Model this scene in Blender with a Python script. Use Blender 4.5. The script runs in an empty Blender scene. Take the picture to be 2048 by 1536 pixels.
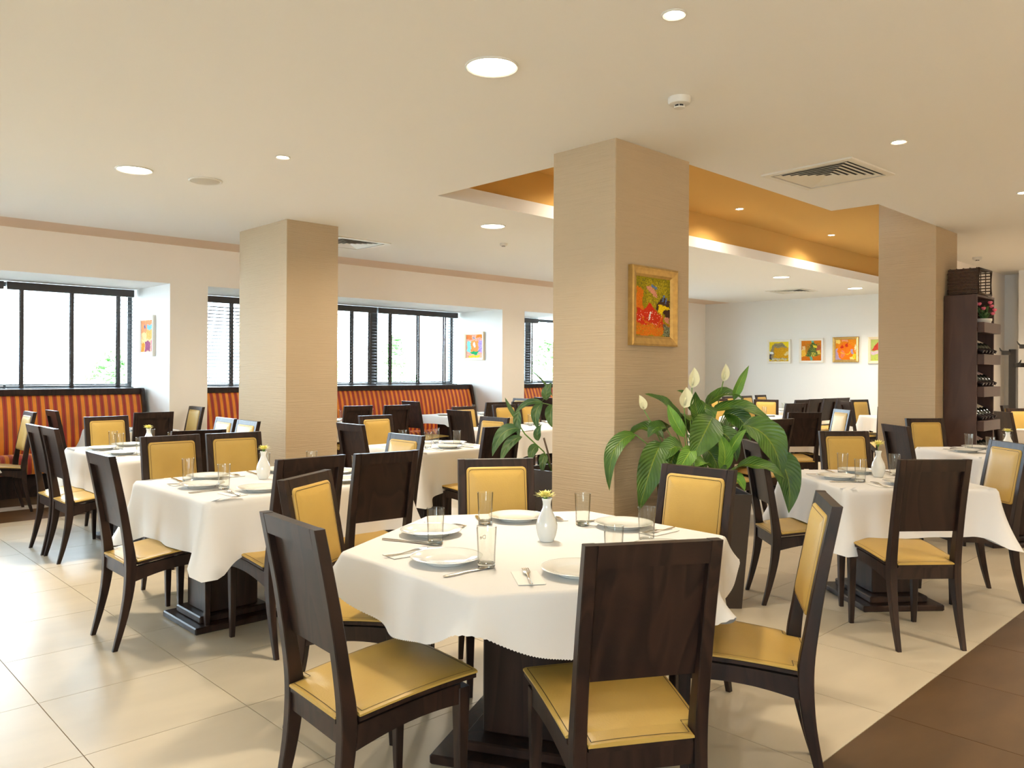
import bpy, math, random
from mathutils import Vector, Matrix
R = math.radians
PI = math.pi
rnd = random.Random(7)
scene = bpy.context.scene
COL = scene.collection

# ------------------------------------------------------------------ camera, world, exposure
YAW = R(46.0)            # angle between the view direction and +X (the window wall runs along X)
FPX, HOR, ROLL = 1590.0, 741.0, 0.0055
cam_d = bpy.data.cameras.new('camera')
cam = bpy.data.objects.new('camera', cam_d)
COL.objects.link(cam)
cam.location = (0, 0, 1.42)
fwd = Vector((math.cos(YAW), math.sin(YAW), 0)); right = Vector((math.sin(YAW), -math.cos(YAW), 0)); up = Vector((0, 0, 1))
r2 = right * math.cos(ROLL) + up * math.sin(ROLL)
u2 = up * math.cos(ROLL) - right * math.sin(ROLL)
cam.matrix_world = Matrix(((r2.x, u2.x, -fwd.x, 0), (r2.y, u2.y, -fwd.y, 0), (r2.z, u2.z, -fwd.z, 1.42), (0, 0, 0, 1)))
cam_d.sensor_fit = 'HORIZONTAL'; cam_d.sensor_width = 36.0
cam_d.lens = FPX / 2048 * 36.0
cam_d.shift_y = (HOR - 768.0) / 2048.0
cam_d.clip_start = 0.05; cam_d.clip_end = 300
scene.camera = cam

SKY = 21.0
w = bpy.data.worlds.new('overcast_sky'); scene.world = w; w.use_nodes = True
bg = w.node_tree.nodes['Background']; bg.inputs['Color'].default_value = (0.69, 0.855, 1.0, 1); bg.inputs['Strength'].default_value = SKY
vs = scene.view_settings
vs.view_transform = 'Standard'; vs.look = 'None'; vs.gamma = 1.0; vs.use_curve_mapping = False
vs.exposure = 0.50
LAMP_W, SPOT_W = 30.0, 20.0
WARM = (1.0, 0.865, 0.68)
cy = scene.cycles
cy.use_denoising = True
cy.max_bounces = 8; cy.diffuse_bounces = 5; cy.glossy_bounces = 3; cy.transmission_bounces = 6; cy.transparent_max_bounces = 12
cy.use_adaptive_sampling = True; cy.adaptive_threshold = 0.03
cy.sample_clamp_indirect = 6.0
cy.caustics_reflective = False; cy.caustics_refractive = False

# ------------------------------------------------------------------ materials
def mat(name, color, rough=0.5, metal=0.0, spec=None, coat=0.0, noise=None, bump=None, sheen=0.0, trans=0.0):
    """noise=(scale, amount, stretch xyz) varies the colour; bump=(scale, strength, stretch)"""
    m = bpy.data.materials.new(name); m.use_nodes = True
    nt = m.node_tree; b = nt.nodes['Principled BSDF']
    b.inputs['Base Color'].default_value = (*color, 1); b.inputs['Roughness'].default_value = rough; b.inputs['Metallic'].default_value = metal
    if spec is not None: b.inputs['Specular IOR Level'].default_value = spec
    if coat: b.inputs['Coat Weight'].default_value = coat; b.inputs['Coat Roughness'].default_value = 0.08
    if sheen: b.inputs['Sheen Weight'].default_value = sheen
    if trans: b.inputs['Transmission Weight'].default_value = trans
    def coords(stretch):
        tc = nt.nodes.new('ShaderNodeTexCoord'); mp = nt.nodes.new('ShaderNodeMapping'); mp.inputs['Scale'].default_value = stretch
        nt.links.new(tc.outputs['Object'], mp.inputs['Vector']); return mp
    if noise:
        mp = coords(noise[2] if len(noise) > 2 else (1, 1, 1))
        n = nt.nodes.new('ShaderNodeTexNoise'); n.inputs['Scale'].default_value = noise[0]; n.inputs['Detail'].default_value = 5
        nt.links.new(mp.outputs[0], n.inputs['Vector'])
        cr = nt.nodes.new('ShaderNodeValToRGB')
        a = noise[1]
        cr.color_ramp.elements[0].position = 0.3; cr.color_ramp.elements[1].position = 0.7
        cr.color_ramp.elements[0].color = (*[c * (1 - a) for c in color], 1); cr.color_ramp.elements[1].color = (*[min(1, c * (1 + a)) for c in color], 1)
        nt.links.new(n.outputs['Fac'], cr.inputs['Fac']); nt.links.new(cr.outputs['Color'], b.inputs['Base Color'])
    if bump:
        mp = coords(bump[2] if len(bump) > 2 else (1, 1, 1))
        n = nt.nodes.new('ShaderNodeTexNoise'); n.inputs['Scale'].default_value = bump[0]; n.inputs['Detail'].default_value = 3
        nt.links.new(mp.outputs[0], n.inputs['Vector'])
        bp = nt.nodes.new('ShaderNodeBump'); bp.inputs['Strength'].default_value = bump[1]; bp.inputs['Distance'].default_value = 0.01
        nt.links.new(n.outputs['Fac'], bp.inputs['Height']); nt.links.new(bp.outputs['Normal'], b.inputs['Normal'])
    return m

def emit(name, color, strength):
    m = bpy.data.materials.new(name); m.use_nodes = True
    nt = m.node_tree; nt.nodes.remove(nt.nodes['Principled BSDF'])
    e = nt.nodes.new('ShaderNodeEmission'); e.inputs['Color'].default_value = (*color, 1); e.inputs['Strength'].default_value = strength
    nt.links.new(e.outputs[0], nt.nodes['Material Output'].inputs['Surface']); return m

def thin_glass(name, tint, refl=1.0, edge=1.0):
    m = bpy.data.materials.new(name); m.use_nodes = True
    nt = m.node_tree; nt.nodes.remove(nt.nodes['Principled BSDF'])
    t = nt.nodes.new('ShaderNodeBsdfTransparent'); t.inputs['Color'].default_value = (*tint, 1)
    if edge < 1:
        lw = nt.nodes.new('ShaderNodeLayerWeight'); lw.inputs['Blend'].default_value = 0.5
        rp = nt.nodes.new('ShaderNodeValToRGB'); rp.color_ramp.elements[0].position = 0.55; rp.color_ramp.elements[0].color = (*tint, 1); rp.color_ramp.elements[1].position = 0.98; rp.color_ramp.elements[1].color = (*[edge * c for c in tint], 1)
        nt.links.new(lw.outputs['Facing'], rp.inputs['Fac']); nt.links.new(rp.outputs['Color'], t.inputs['Color'])
    g = nt.nodes.new('ShaderNodeBsdfGlossy'); g.inputs['Roughness'].default_value = 0.02
    f = nt.nodes.new('ShaderNodeLayerWeight'); f.inputs['Blend'].default_value = 0.5
    pw = nt.nodes.new('ShaderNodeMath'); pw.operation = 'POWER'; pw.inputs[1].default_value = 4.0
    mx = nt.nodes.new('ShaderNodeMixShader')
    mt = nt.nodes.new('ShaderNodeMath'); mt.operation = 'MULTIPLY_ADD'; mt.inputs[1].default_value = 0.55 * refl; mt.inputs[2].default_value = 0.035 * refl
    nt.links.new(f.outputs['Facing'], pw.inputs[0]); nt.links.new(pw.outputs[0], mt.inputs[0]); nt.links.new(mt.outputs[0], mx.inputs['Fac'])
    nt.links.new(t.outputs[0], mx.inputs[1]); nt.links.new(g.outputs[0], mx.inputs[2])
    nt.links.new(mx.outputs[0], nt.nodes['Material Output'].inputs['Surface']); return m

def stripes(name):
    m = bpy.data.materials.new(name); m.use_nodes = True
    nt = m.node_tree; b = nt.nodes['Principled BSDF']; b.inputs['Roughness'].default_value = 0.75; b.inputs['Sheen Weight'].default_value = 0.25
    tc = nt.nodes.new('ShaderNodeTexCoord'); sp = nt.nodes.new('ShaderNodeSeparateXYZ')
    nt.links.new(tc.outputs['Object'], sp.inputs[0])
    mu = nt.nodes.new('ShaderNodeMath'); mu.operation = 'MULTIPLY'; mu.inputs[1].default_value = 1 / 0.083
    fr = nt.nodes.new('ShaderNodeMath'); fr.operation = 'FRACT'
    nt.links.new(sp.outputs['X'], mu.inputs[0]); nt.links.new(mu.outputs[0], fr.inputs[0])
    cr = nt.nodes.new('ShaderNodeValToRGB'); cr.color_ramp.interpolation = 'CONSTANT'
    stops = [(0.0, (0.78, 0.23, 0.012)), (0.44, (0.22, 0.10, 0.03)), (0.50, (0.40, 0.035, 0.012)), (0.66, (0.30, 0.02, 0.012)), (0.82, (0.42, 0.04, 0.012)), (0.94, (0.22, 0.10, 0.03))]
    el = cr.color_ramp.elements
    el[0].position, el[0].color = stops[0][0], (*stops[0][1], 1)
    el[1].position, el[1].color = stops[1][0], (*stops[1][1], 1)
    for p, c in stops[2:]:
        e = el.new(p); e.color = (*c, 1)
    nt.links.new(fr.outputs[0], cr.inputs['Fac'])
    n = nt.nodes.new('ShaderNodeTexNoise'); n.inputs['Scale'].default_value = 6
    nt.links.new(tc.outputs['Object'], n.inputs['Vector'])
    mr = nt.nodes.new('ShaderNodeMapRange'); mr.inputs['To Min'].default_value = 0.7; mr.inputs['To Max'].default_value = 1.25
    nt.links.new(n.outputs['Fac'], mr.inputs['Value'])
    vm = nt.nodes.new('ShaderNodeVectorMath'); vm.operation = 'SCALE'
    nt.links.new(cr.outputs['Color'], vm.inputs[0]); nt.links.new(mr.outputs[0], vm.inputs['Scale'])
    nt.links.new(vm.outputs[0], b.inputs['Base Color']); return m

def ridged(name, color, rough=0.75, strength=0.5):
    """wall covering with fine uneven horizontal ridges"""
    m = bpy.data.materials.new(name); m.use_nodes = True
    nt = m.node_tree; b = nt.nodes['Principled BSDF']; b.inputs['Base Color'].default_value = (*color, 1); b.inputs['Roughness'].default_value = rough
    b.inputs['Specular IOR Level'].default_value = 0.3
    tc = nt.nodes.new('ShaderNodeTexCoord'); mp = nt.nodes.new('ShaderNodeMapping'); mp.inputs['Scale'].default_value = (3.0, 3.0, 150)
    nt.links.new(tc.outputs['Object'], mp.inputs['Vector'])
    n = nt.nodes.new('ShaderNodeTexNoise'); n.inputs['Scale'].default_value = 1.0; n.inputs['Detail'].default_value = 4
    nt.links.new(mp.outputs[0], n.inputs['Vector'])
    bp = nt.nodes.new('ShaderNodeBump'); bp.inputs['Strength'].default_value = strength; bp.inputs['Distance'].default_value = 0.012
    nt.links.new(n.outputs['Fac'], bp.inputs['Height']); nt.links.new(bp.outputs['Normal'], b.inputs['Normal']); return m

def wood(name, dark, light, rough=0.36, scale=9.0, amount=0.55):
    m = bpy.data.materials.new(name); m.use_nodes = True
    nt = m.node_tree; b = nt.nodes['Principled BSDF']; b.inputs['Roughness'].default_value = rough
    b.inputs['Specular IOR Level'].default_value = 0.28
    tc = nt.nodes.new('ShaderNodeTexCoord'); oi = nt.nodes.new('ShaderNodeObjectInfo')
    mp = nt.nodes.new('ShaderNodeMapping'); mp.inputs['Scale'].default_value = (1.0, 1.0, 0.22)
    ad = nt.nodes.new('ShaderNodeVectorMath'); ad.operation = 'ADD'
    cx = nt.nodes.new('ShaderNodeCombineXYZ'); ml = nt.nodes.new('ShaderNodeMath'); ml.operation = 'MULTIPLY'; ml.inputs[1].default_value = 7.0
    nt.links.new(oi.outputs['Random'], ml.inputs[0]); nt.links.new(ml.outputs[0], cx.inputs[2]); nt.links.new(ml.outputs[0], cx.inputs[0])
    nt.links.new(tc.outputs['Object'], ad.inputs[0]); nt.links.new(cx.outputs[0], ad.inputs[1]); nt.links.new(ad.outputs[0], mp.inputs['Vector'])
    n = nt.nodes.new('ShaderNodeTexNoise'); n.inputs['Scale'].default_value = scale * 0.55; n.inputs['Detail'].default_value = 2; n.inputs['Distortion'].default_value = 0.6
    nt.links.new(mp.outputs[0], n.inputs['Vector'])
    m1 = nt.nodes.new('ShaderNodeMath'); m1.operation = 'MULTIPLY'; m1.inputs[1].default_value = 9.0
    fr = nt.nodes.new('ShaderNodeMath'); fr.operation = 'FRACT'
    nt.links.new(n.outputs['Fac'], m1.inputs[0]); nt.links.new(m1.outputs[0], fr.inputs[0])
    cr = nt.nodes.new('ShaderNodeValToRGB')
    cr.color_ramp.elements[0].position = 0.0; cr.color_ramp.elements[0].color = (*dark, 1)
    cr.color_ramp.elements[1].position = 1.0; cr.color_ramp.elements[1].color = (*dark, 1)
    e = cr.color_ramp.elements.new(0.78); e.color = (*[d * (1 - amount) + l * amount for d, l in zip(dark, light)], 1)
    nt.links.new(fr.outputs[0], cr.inputs['Fac']); nt.links.new(cr.outputs['Color'], b.inputs['Base Color']); return m

M = {}
M['wood'] = wood('espresso_wood', (0.015, 0.0085, 0.0065), (0.052, 0.024, 0.015), 0.38, 9.0, 0.5)
M['shelf_wood'] = wood('shelf_wood', (0.062, 0.034, 0.026), (0.085, 0.046, 0.034), 0.4, 5, 0.5)
M['leather'] = mat('mustard_leather', (0.50, 0.32, 0.075), 0.42, spec=0.4, noise=(3.5, 0.09), bump=(160, 0.06))
M['stitch'] = mat('dark_stitching', (0.05, 0.035, 0.02), 0.8)
M['cloth'] = mat('white_tablecloth', (0.75, 0.73, 0.705), 0.85, spec=0.15, sheen=0.1, bump=(700, 0.04))
M['porcelain'] = mat('white_porcelain', (0.80, 0.80, 0.76), 0.12, coat=0.6)
M['steel'] = mat('polished_steel', (0.62, 0.58, 0.52), 0.18, metal=1.0)
M['napkin'] = mat('paper_napkin', (0.84, 0.81, 0.76), 0.9)
M['glass'] = thin_glass('drinking_glass', (0.975, 0.98, 0.97), 1.5, 0.42)
M['glass_base'] = mat('glass_base', (0.93, 0.95, 0.92), 0.02, trans=1.0)
M['pane'] = thin_glass('window_pane', (0.97, 0.985, 0.98), 0.8)
M['print'] = mat('faint_print', (0.45, 0.38, 0.28), 0.7)
M['petal'] = mat('yellow_petals', (0.93, 0.85, 0.30), 0.6)
M['stem'] = mat('green_stem', (0.10, 0.22, 0.03), 0.5)
M['tile'] = mat('cream_floor_tile', (0.535, 0.455, 0.33), 0.33, spec=0.45, noise=(1.7, 0.055, (1, 3.5, 1)), bump=(9, 0.02))
M['tile_dark'] = mat('brown_floor_tile', (0.088, 0.049, 0.021), 0.40, spec=0.3, noise=(2.2, 0.22, (1, 3, 1)), bump=(9, 0.03))
M['tile_white'] = mat('pale_floor_strip', (0.62, 0.56, 0.48), 0.35)
M['grout'] = mat('tile_grout', (0.24, 0.15, 0.075), 0.9)
M['ceil'] = mat('ceiling_paint', (0.82, 0.80, 0.755), 0.9, spec=0.1)
M['tan'] = mat('tan_ceiling_paint', (0.62, 0.375, 0.115), 0.9, spec=0.1)
M['tan_strip'] = mat('tan_wall_strip', (0.72, 0.56, 0.43), 0.9, spec=0.1)
M['wall'] = mat('cream_wall_paint', (0.92, 0.85, 0.775), 0.9, spec=0.1, noise=(1.2, 0.02))
M['white'] = mat('white_wall_paint', (0.80, 0.785, 0.75), 0.9, spec=0.1)
M['column'] = ridged('taupe_column_cover', (0.45, 0.34, 0.215), strength=0.38)
M['pot'] = mat('brown_planter', (0.030, 0.018, 0.011), 0.45)
M['soil'] = mat('potting_soil', (0.03, 0.02, 0.012), 0.95, bump=(60, 0.6))
M['blind'] = mat('dark_blind_slat', (0.035, 0.028, 0.026), 0.4)
M['winframe'] = mat('dark_window_frame', (0.03, 0.032, 0.036), 0.4)
M['stripe'] = stripes('striped_velvet')
M['gold'] = mat('gold_frame', (0.55, 0.36, 0.12), 0.38, metal=0.75, noise=(30, 0.12))
M['palegold'] = mat('pale_gold_frame', (0.78, 0.66, 0.46), 0.45, metal=0.3)
M['whiteframe'] = mat('cream_frame', (0.82, 0.78, 0.70), 0.45)
M['plastic'] = mat('off_white_plastic', (0.66, 0.63, 0.56), 0.4)
M['grille'] = mat('speaker_grille', (0.52, 0.47, 0.38), 0.6)
M['vent'] = mat('vent_enamel', (0.74, 0.70, 0.60), 0.4)
M['black'] = mat('dark_void', (0.012, 0.011, 0.010), 0.7)
M['duct'] = mat('vent_duct', (0.07, 0.065, 0.06), 0.8)
M['lamp'] = emit('downlight_glow', (1.0, 0.90, 0.70), 14.0)
M['bulb'] = emit('spot_glow', (1.0, 0.88, 0.66), 30.0)
M['wicker'] = mat('brown_wicker', (0.055, 0.028, 0.014), 0.55, noise=(40, 0.35))
M['bottle'] = mat('dark_bottle_glass', (0.008, 0.012, 0.007), 0.08, coat=0.5)
M['paper'] = mat('bottle_label', (0.72, 0.62, 0.46), 0.7)
M['paper_pink'] = mat('bottle_label_pink', (0.62, 0.42, 0.36), 0.7)
M['capsule'] = mat('bottle_capsule', (0.022, 0.012, 0.012), 0.35)
M['pinkflower'] = mat('pink_petals', (0.70, 0.13, 0.20), 0.6)
M['metal_black'] = mat('black_metal', (0.018, 0.016, 0.015), 0.4)
M['asphalt'] = mat('outdoor_paving', (0.78, 0.77, 0.75), 0.9)
M['tree'] = mat('outdoor_foliage', (0.20, 0.42, 0.12), 0.7, noise=(3, 0.4))
M['bark'] = mat('outdoor_bark', (0.12, 0.08, 0.05), 0.9)

def leaf_mat(name, c1, c2, veins=26.0):
    m = bpy.data.materials.new(name); m.use_nodes = True
    nt = m.node_tree; b = nt.nodes['Principled BSDF']; b.inputs['Roughness'].default_value = 0.38; b.inputs['Specular IOR Level'].default_value = 0.5
    uv = nt.nodes.new('ShaderNodeTexCoord'); sp = nt.nodes.new('ShaderNodeSeparateXYZ'); nt.links.new(uv.outputs['UV'], sp.inputs[0])
    ab = nt.nodes.new('ShaderNodeMath'); ab.operation = 'ABSOLUTE'
    sb = nt.nodes.new('ShaderNodeMath'); sb.operation = 'SUBTRACT'; sb.inputs[1].default_value = 0.5
    nt.links.new(sp.outputs['X'], sb.inputs[0]); nt.links.new(sb.outputs[0], ab.inputs[0])
    mm = nt.nodes.new('ShaderNodeMath'); mm.operation = 'MULTIPLY'; mm.inputs[1].default_value = 0.55; nt.links.new(ab.outputs[0], mm.inputs[0])
    su = nt.nodes.new('ShaderNodeMath'); su.operation = 'SUBTRACT'; nt.links.new(sp.outputs['Y'], su.inputs[0]); nt.links.new(mm.outputs[0], su.inputs[1])
    k = nt.nodes.new('ShaderNodeMath'); k.operation = 'MULTIPLY'; k.inputs[1].default_value = veins * 2 * PI / 2; nt.links.new(su.outputs[0], k.inputs[0])
    sn = nt.nodes.new('ShaderNodeMath'); sn.operation = 'SINE'; nt.links.new(k.outputs[0], sn.inputs[0])
    bp = nt.nodes.new('ShaderNodeBump'); bp.inputs['Strength'].default_value = 0.35; bp.inputs['Distance'].default_value = 0.004
    nt.links.new(sn.outputs[0], bp.inputs['Height']); nt.links.new(bp.outputs['Normal'], b.inputs['Normal'])
    n = nt.nodes.new('ShaderNodeTexNoise'); n.inputs['Scale'].default_value = 7; nt.links.new(uv.outputs['Object'], n.inputs['Vector'])
    cr = nt.nodes.new('ShaderNodeValToRGB'); cr.color_ramp.elements[0].position = 0.35; cr.color_ramp.elements[1].position = 0.68
    cr.color_ramp.elements[0].color = (*c1, 1); cr.color_ramp.elements[1].color = (*c2, 1)
    nt.links.new(n.outputs['Fac'], cr.inputs['Fac'])
    rb = nt.nodes.new('ShaderNodeValToRGB'); rb.color_ramp.elements[0].position = 0.0; rb.color_ramp.elements[0].color = (1, 1, 1, 1)
    rb.color_ramp.elements[1].position = 0.03; rb.color_ramp.elements[1].color = (0, 0, 0, 1)
    nt.links.new(ab.outputs[0], rb.inputs['Fac'])
    mix = nt.nodes.new('ShaderNodeMix'); mix.data_type = 'RGBA'
    nt.links.new(rb.outputs['Color'], mix.inputs['Factor']); nt.links.new(cr.outputs['Color'], mix.inputs['A']); mix.inputs['B'].default_value = (c2[0] * 2.2 + .05, c2[1] * 1.7, c2[2] * 1.5, 1)
    nt.links.new(mix.outputs['Result'], b.inputs['Base Color']); return m
M['leaf'] = leaf_mat('lily_leaf', (0.026, 0.080, 0.006), (0.070, 0.155, 0.012))
M['leaf_light'] = leaf_mat('lily_leaf_pale', (0.085, 0.22, 0.02), (0.16, 0.33, 0.04))
M['leaf_climb'] = leaf_mat('glossy_climber_leaf', (0.035, 0.11, 0.025), (0.11, 0.20, 0.06), 8)
M['spathe'] = mat('cream_spathe', (0.74, 0.71, 0.46), 0.5)

# ------------------------------------------------------------------ mesh building
class MB:
    def __init__(s): s.v = []; s.f = []; s.mi = []; s.uv = None
    def add(s, vs, fs, mi=0):
        o = len(s.v); s.v += [tuple(v) for v in vs]; s.f += [tuple(i + o for i in f) for f in fs]; s.mi += [mi] * len(fs); return s
    def box(s, x0, x1, y0, y1, z0, z1, mi=0, bevel=0.0):
        if bevel <= 0:
            return s.add([(x0, y0, z0), (x1, y0, z0), (x1, y1, z0), (x0, y1, z0), (x0, y0, z1), (x1, y0, z1), (x1, y1, z1), (x0, y1, z1)],
                         [(0, 3, 2, 1), (4, 5, 6, 7), (0, 1, 5, 4), (1, 2, 6, 5), (2, 3, 7, 6), (3, 0, 4, 7)], mi)
        b = bevel
        rings = []
        for (ins, z) in ((b, z0), (0, z0 + b), (0, z1 - b), (b, z1)):
            X0, X1, Y0, Y1 = x0 + ins, x1 - ins, y0 + ins, y1 - ins
            c = b if ins == 0 else b * 0.5
            rings.append([(X0 + c, Y0, z), (X1 - c, Y0, z), (X1, Y0 + c, z), (X1, Y1 - c, z), (X1 - c, Y1, z), (X0 + c, Y1, z), (X0, Y1 - c, z), (X0, Y0 + c, z)])
        return s.loft(rings, mi=mi)
    def loft(s, rings, closed=True, cap=True, mi=0):
        n = len(rings[0]); o = len(s.v)
        for r in rings: s.v += [tuple(p) for p in r]
        m = n if closed else n - 1
        for k in range(len(rings) - 1):
            for i in range(m):
                j = (i + 1) % n
                s.f.append((o + k * n + i, o + k * n + j, o + (k + 1) * n + j, o + (k + 1) * n + i)); s.mi.append(mi)
        if cap and closed:
            s.f.append(tuple(o + i for i in reversed(range(n)))); s.mi.append(mi)
            s.f.append(tuple(o + (len(rings) - 1) * n + i for i in range(n))); s.mi.append(mi)
        return s
    def lathe(s, prof, n=24, mi=0, cx=0, cy=0):
        """prof: list of (r, z); r == 0 closes"""
        o = len(s.v); idx = []
        for r, z in prof:
            if r <= 1e-9:
                idx.append([len(s.v)]); s.v.append((cx, cy, z))
            else:
                st = len(s.v); idx.append(list(range(st, st + n)))
                for i in range(n):
                    a = 2 * PI * i / n; s.v.append((cx + r * math.cos(a), cy + r * math.sin(a), z))
        for k in range(len(prof) - 1):
            A, B = idx[k], idx[k + 1]
            if len(A) == 1 and len(B) == 1: continue
            for i in range(n):
                j = (i + 1) % n
                if len(A) == 1: f = (A[0], B[j], B[i])
                elif len(B) == 1: f = (A[i], A[j], B[0])
                else: f = (A[i], A[j], B[j], B[i])
                s.f.append(f); s.mi.append(mi)
        return s
    def prism(s, poly, z0, z1, mi=0):
        n = len(poly)
        return s.loft([[(x, y, z0) for x, y in poly], [(x, y, z1) for x, y in poly]], mi=mi)
    def tube(s, pts, r, n=8, mi=0, cap=True):
        pts = [Vector(p) for p in pts]; rs = r if isinstance(r, (list, tuple)) else [r] * len(pts)
        rings = []
        ref = Vector((0, 0, 1))
        for i, p in enumerate(pts):
            t = (pts[min(i + 1, len(pts) - 1)] - pts[max(i - 1, 0)]).normalized()
            q = ref if abs(t.dot(ref)) < 0.95 else Vector((1, 0, 0))
            a = t.cross(q).normalized(); b = a.cross(t).normalized()
            rings.append([p + (a * math.cos(2 * PI * k / n) + b * math.sin(2 * PI * k / n)) * rs[i] for k in range(n)])
        return s.loft(rings, cap=cap, mi=mi)
    def mesh(s, name, mats, smooth=False, angle=None):
        me = bpy.data.meshes.new(name); me.from_pydata(s.v, [], s.f)
        for m in (mats if isinstance(mats, (list, tuple)) else [mats]): me.materials.append(m)
        if any(s.mi):
            me.polygons.foreach_set('material_index', s.mi)
        if smooth:
            me.polygons.foreach_set('use_smooth', [True] * len(me.polygons))
            if angle is not None: me.set_sharp_from_angle(angle=R(angle))
        if s.uv:
            l = me.uv_layers.new(name='UVMap')
            for lp in me.loops: l.data[lp.index].uv = s.uv[lp.vertex_index]
        me.validate(); me.update()
        return me

def link(name, data, parent=None, loc=None, rz=None):
    o = bpy.data.objects.new(name, data); COL.objects.link(o)
    if parent is not None: o.parent = parent
    if loc is not None: o.location = loc
    if rz is not None: o.rotation_euler = (0, 0, rz)
    return o
def empty(name, loc, rz=0.0):
    o = link(name, None, None, loc, rz); o.empty_display_size = 0.1; return o
def tag(o, label, cat, group=None, kind=None):
    if label: o['label'] = label
    if cat: o['category'] = cat
    if group: o['group'] = group
    if kind: o['kind'] = kind
    return o
def struct(o, label=None):
    o['kind'] = 'structure'
    if label: o['label'] = label
    return o
def copy_tree(o, parent=None):
    c = o.copy(); COL.objects.link(c); c.parent = parent
    for ch in list(o.children): copy_tree(ch, c)
    return c
def pos(x, y, z=0.0): return Vector((x, y, z))

# ------------------------------------------------------------------ room shell
ZC = 2.87        # ceiling
XW, XE, YS = -4.5, 15.0, -4.5      # west wall, far east wall, south wall
YN, YNI = 9.5, 10.75               # front plane of the window wall / window plane inside the niches
XP = 13.4                          # east wall of the right-hand aisle
BAYS = [(-1.90, 3.59), (4.04, 8.95), (9.46, 13.55)]
ZH, ZSILL = 2.42, 1.14

def cells_mesh(name, xs, ys, mask, z0, z1, mats):
    """one connected slab on a grid of cells; mask(i, j) True = solid"""
    b = MB(); nx, ny = len(xs) - 1, len(ys) - 1
    vid = {}
    def V(i, j, k):
        if (i, j, k) not in vid:
            vid[(i, j, k)] = len(b.v); b.v.append((xs[i], ys[j], (z0, z1)[k]))
        return vid[(i, j, k)]
    S = lambda i, j: 0 <= i < nx and 0 <= j < ny and mask(i, j)
    def F(f, mi=0): b.f.append(f); b.mi.append(mi)
    for i in range(nx):
        for j in range(ny):
            if not S(i, j): continue
            F((V(i, j, 0), V(i, j + 1, 0), V(i + 1, j + 1, 0), V(i + 1, j, 0)))
            F((V(i, j, 1), V(i + 1, j, 1), V(i + 1, j + 1, 1), V(i, j + 1, 1)))
            if not S(i - 1, j): F((V(i, j, 0), V(i, j, 1), V(i, j + 1, 1), V(i, j + 1, 0)))
            if not S(i + 1, j): F((V(i + 1, j, 0), V(i + 1, j + 1, 0), V(i + 1, j + 1, 1), V(i + 1, j, 1)))
            if not S(i, j - 1): F((V(i, j, 0), V(i + 1, j, 0), V(i + 1, j, 1), V(i, j, 1)))
            if not S(i, j + 1): F((V(i, j + 1, 0), V(i, j + 1, 1), V(i + 1, j + 1, 1), V(i + 1, j + 1, 0)))
    return b.mesh(name, mats)

# ceiling slab with the stepped recess cut out
RX0, RX1, RY0, RY1 = 4.14, 14.2, 3.15, 5.19
xs = [XW, RX0, 7.02, 9.1, RX1, XE]; ys = [YS, 2.74, RY0, 3.4, RY1, 8.88]
def cmask(i, j):
    xm, ym = (xs[i] + xs[i + 1]) / 2, (ys[j] + ys[j + 1]) / 2
    if RX0 < xm < 9.1 and RY0 < ym < RY1: return False
    if 9.1 < xm < RX1 and 3.4 < ym < RY1: return False
    if 7.02 < xm < 9.1 and 2.74 < ym < RY0: return False
    return True
ceiling = struct(link('ceiling', cells_mesh('ceiling', xs, ys, cmask, ZC, ZC + 0.12, M['ceil'])), 'cream ceiling with a stepped tan recess')
# recess box: tan upper walls and tan ceiling
ZR = 3.30
b = MB(); b.box(RX0 - 0.06, RX1 + 0.06, 2.68, RY1 + 0.12, ZR, ZR + 0.05); link('recess_ceiling', b.mesh('recess_ceiling', M['tan']), ceiling)
for nm, bx in (('recess_side', (RX0 - 0.06, RX1 + 0.06, RY1 + 0.06, RY1 + 0.12)), ('recess_side', (RX0 - 0.06, RX0 - 0.01, RY0 - .06, RY1 + 0.06)),
               ('recess_side', (RX1 + 0.01, RX1 + 0.06, 3.3, RY1 + 0.06)), ('recess_side', (RX0 - .01, 7.0, RY0 - 0.06, RY0 - 0.01)),
               ('recess_side', (7.0, 9.1, 2.68, 2.73)), ('recess_side', (9.1, RX1 + 0.01, 3.3, 3.39))):
    b = MB(); b.box(*bx, ZC + 0.125, ZR); link(nm, b.mesh(nm, M['tan']), ceiling)
# tan strip of ceiling along the window wall, a little higher than the slab
b = MB(); b.box(XW, XE, 8.88, YN + .02, ZC + 0.004, ZC + 0.12); link('border_strip', b.mesh('border_strip', M['tan_strip']), ceiling)
# roof over the niches
b = MB(); b.box(XW, XE, YN, YNI + 0.25, ZC + 0.12, ZC + 0.2); link('niche_roof', b.mesh('niche_roof', M['ceil']), ceiling)

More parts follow.
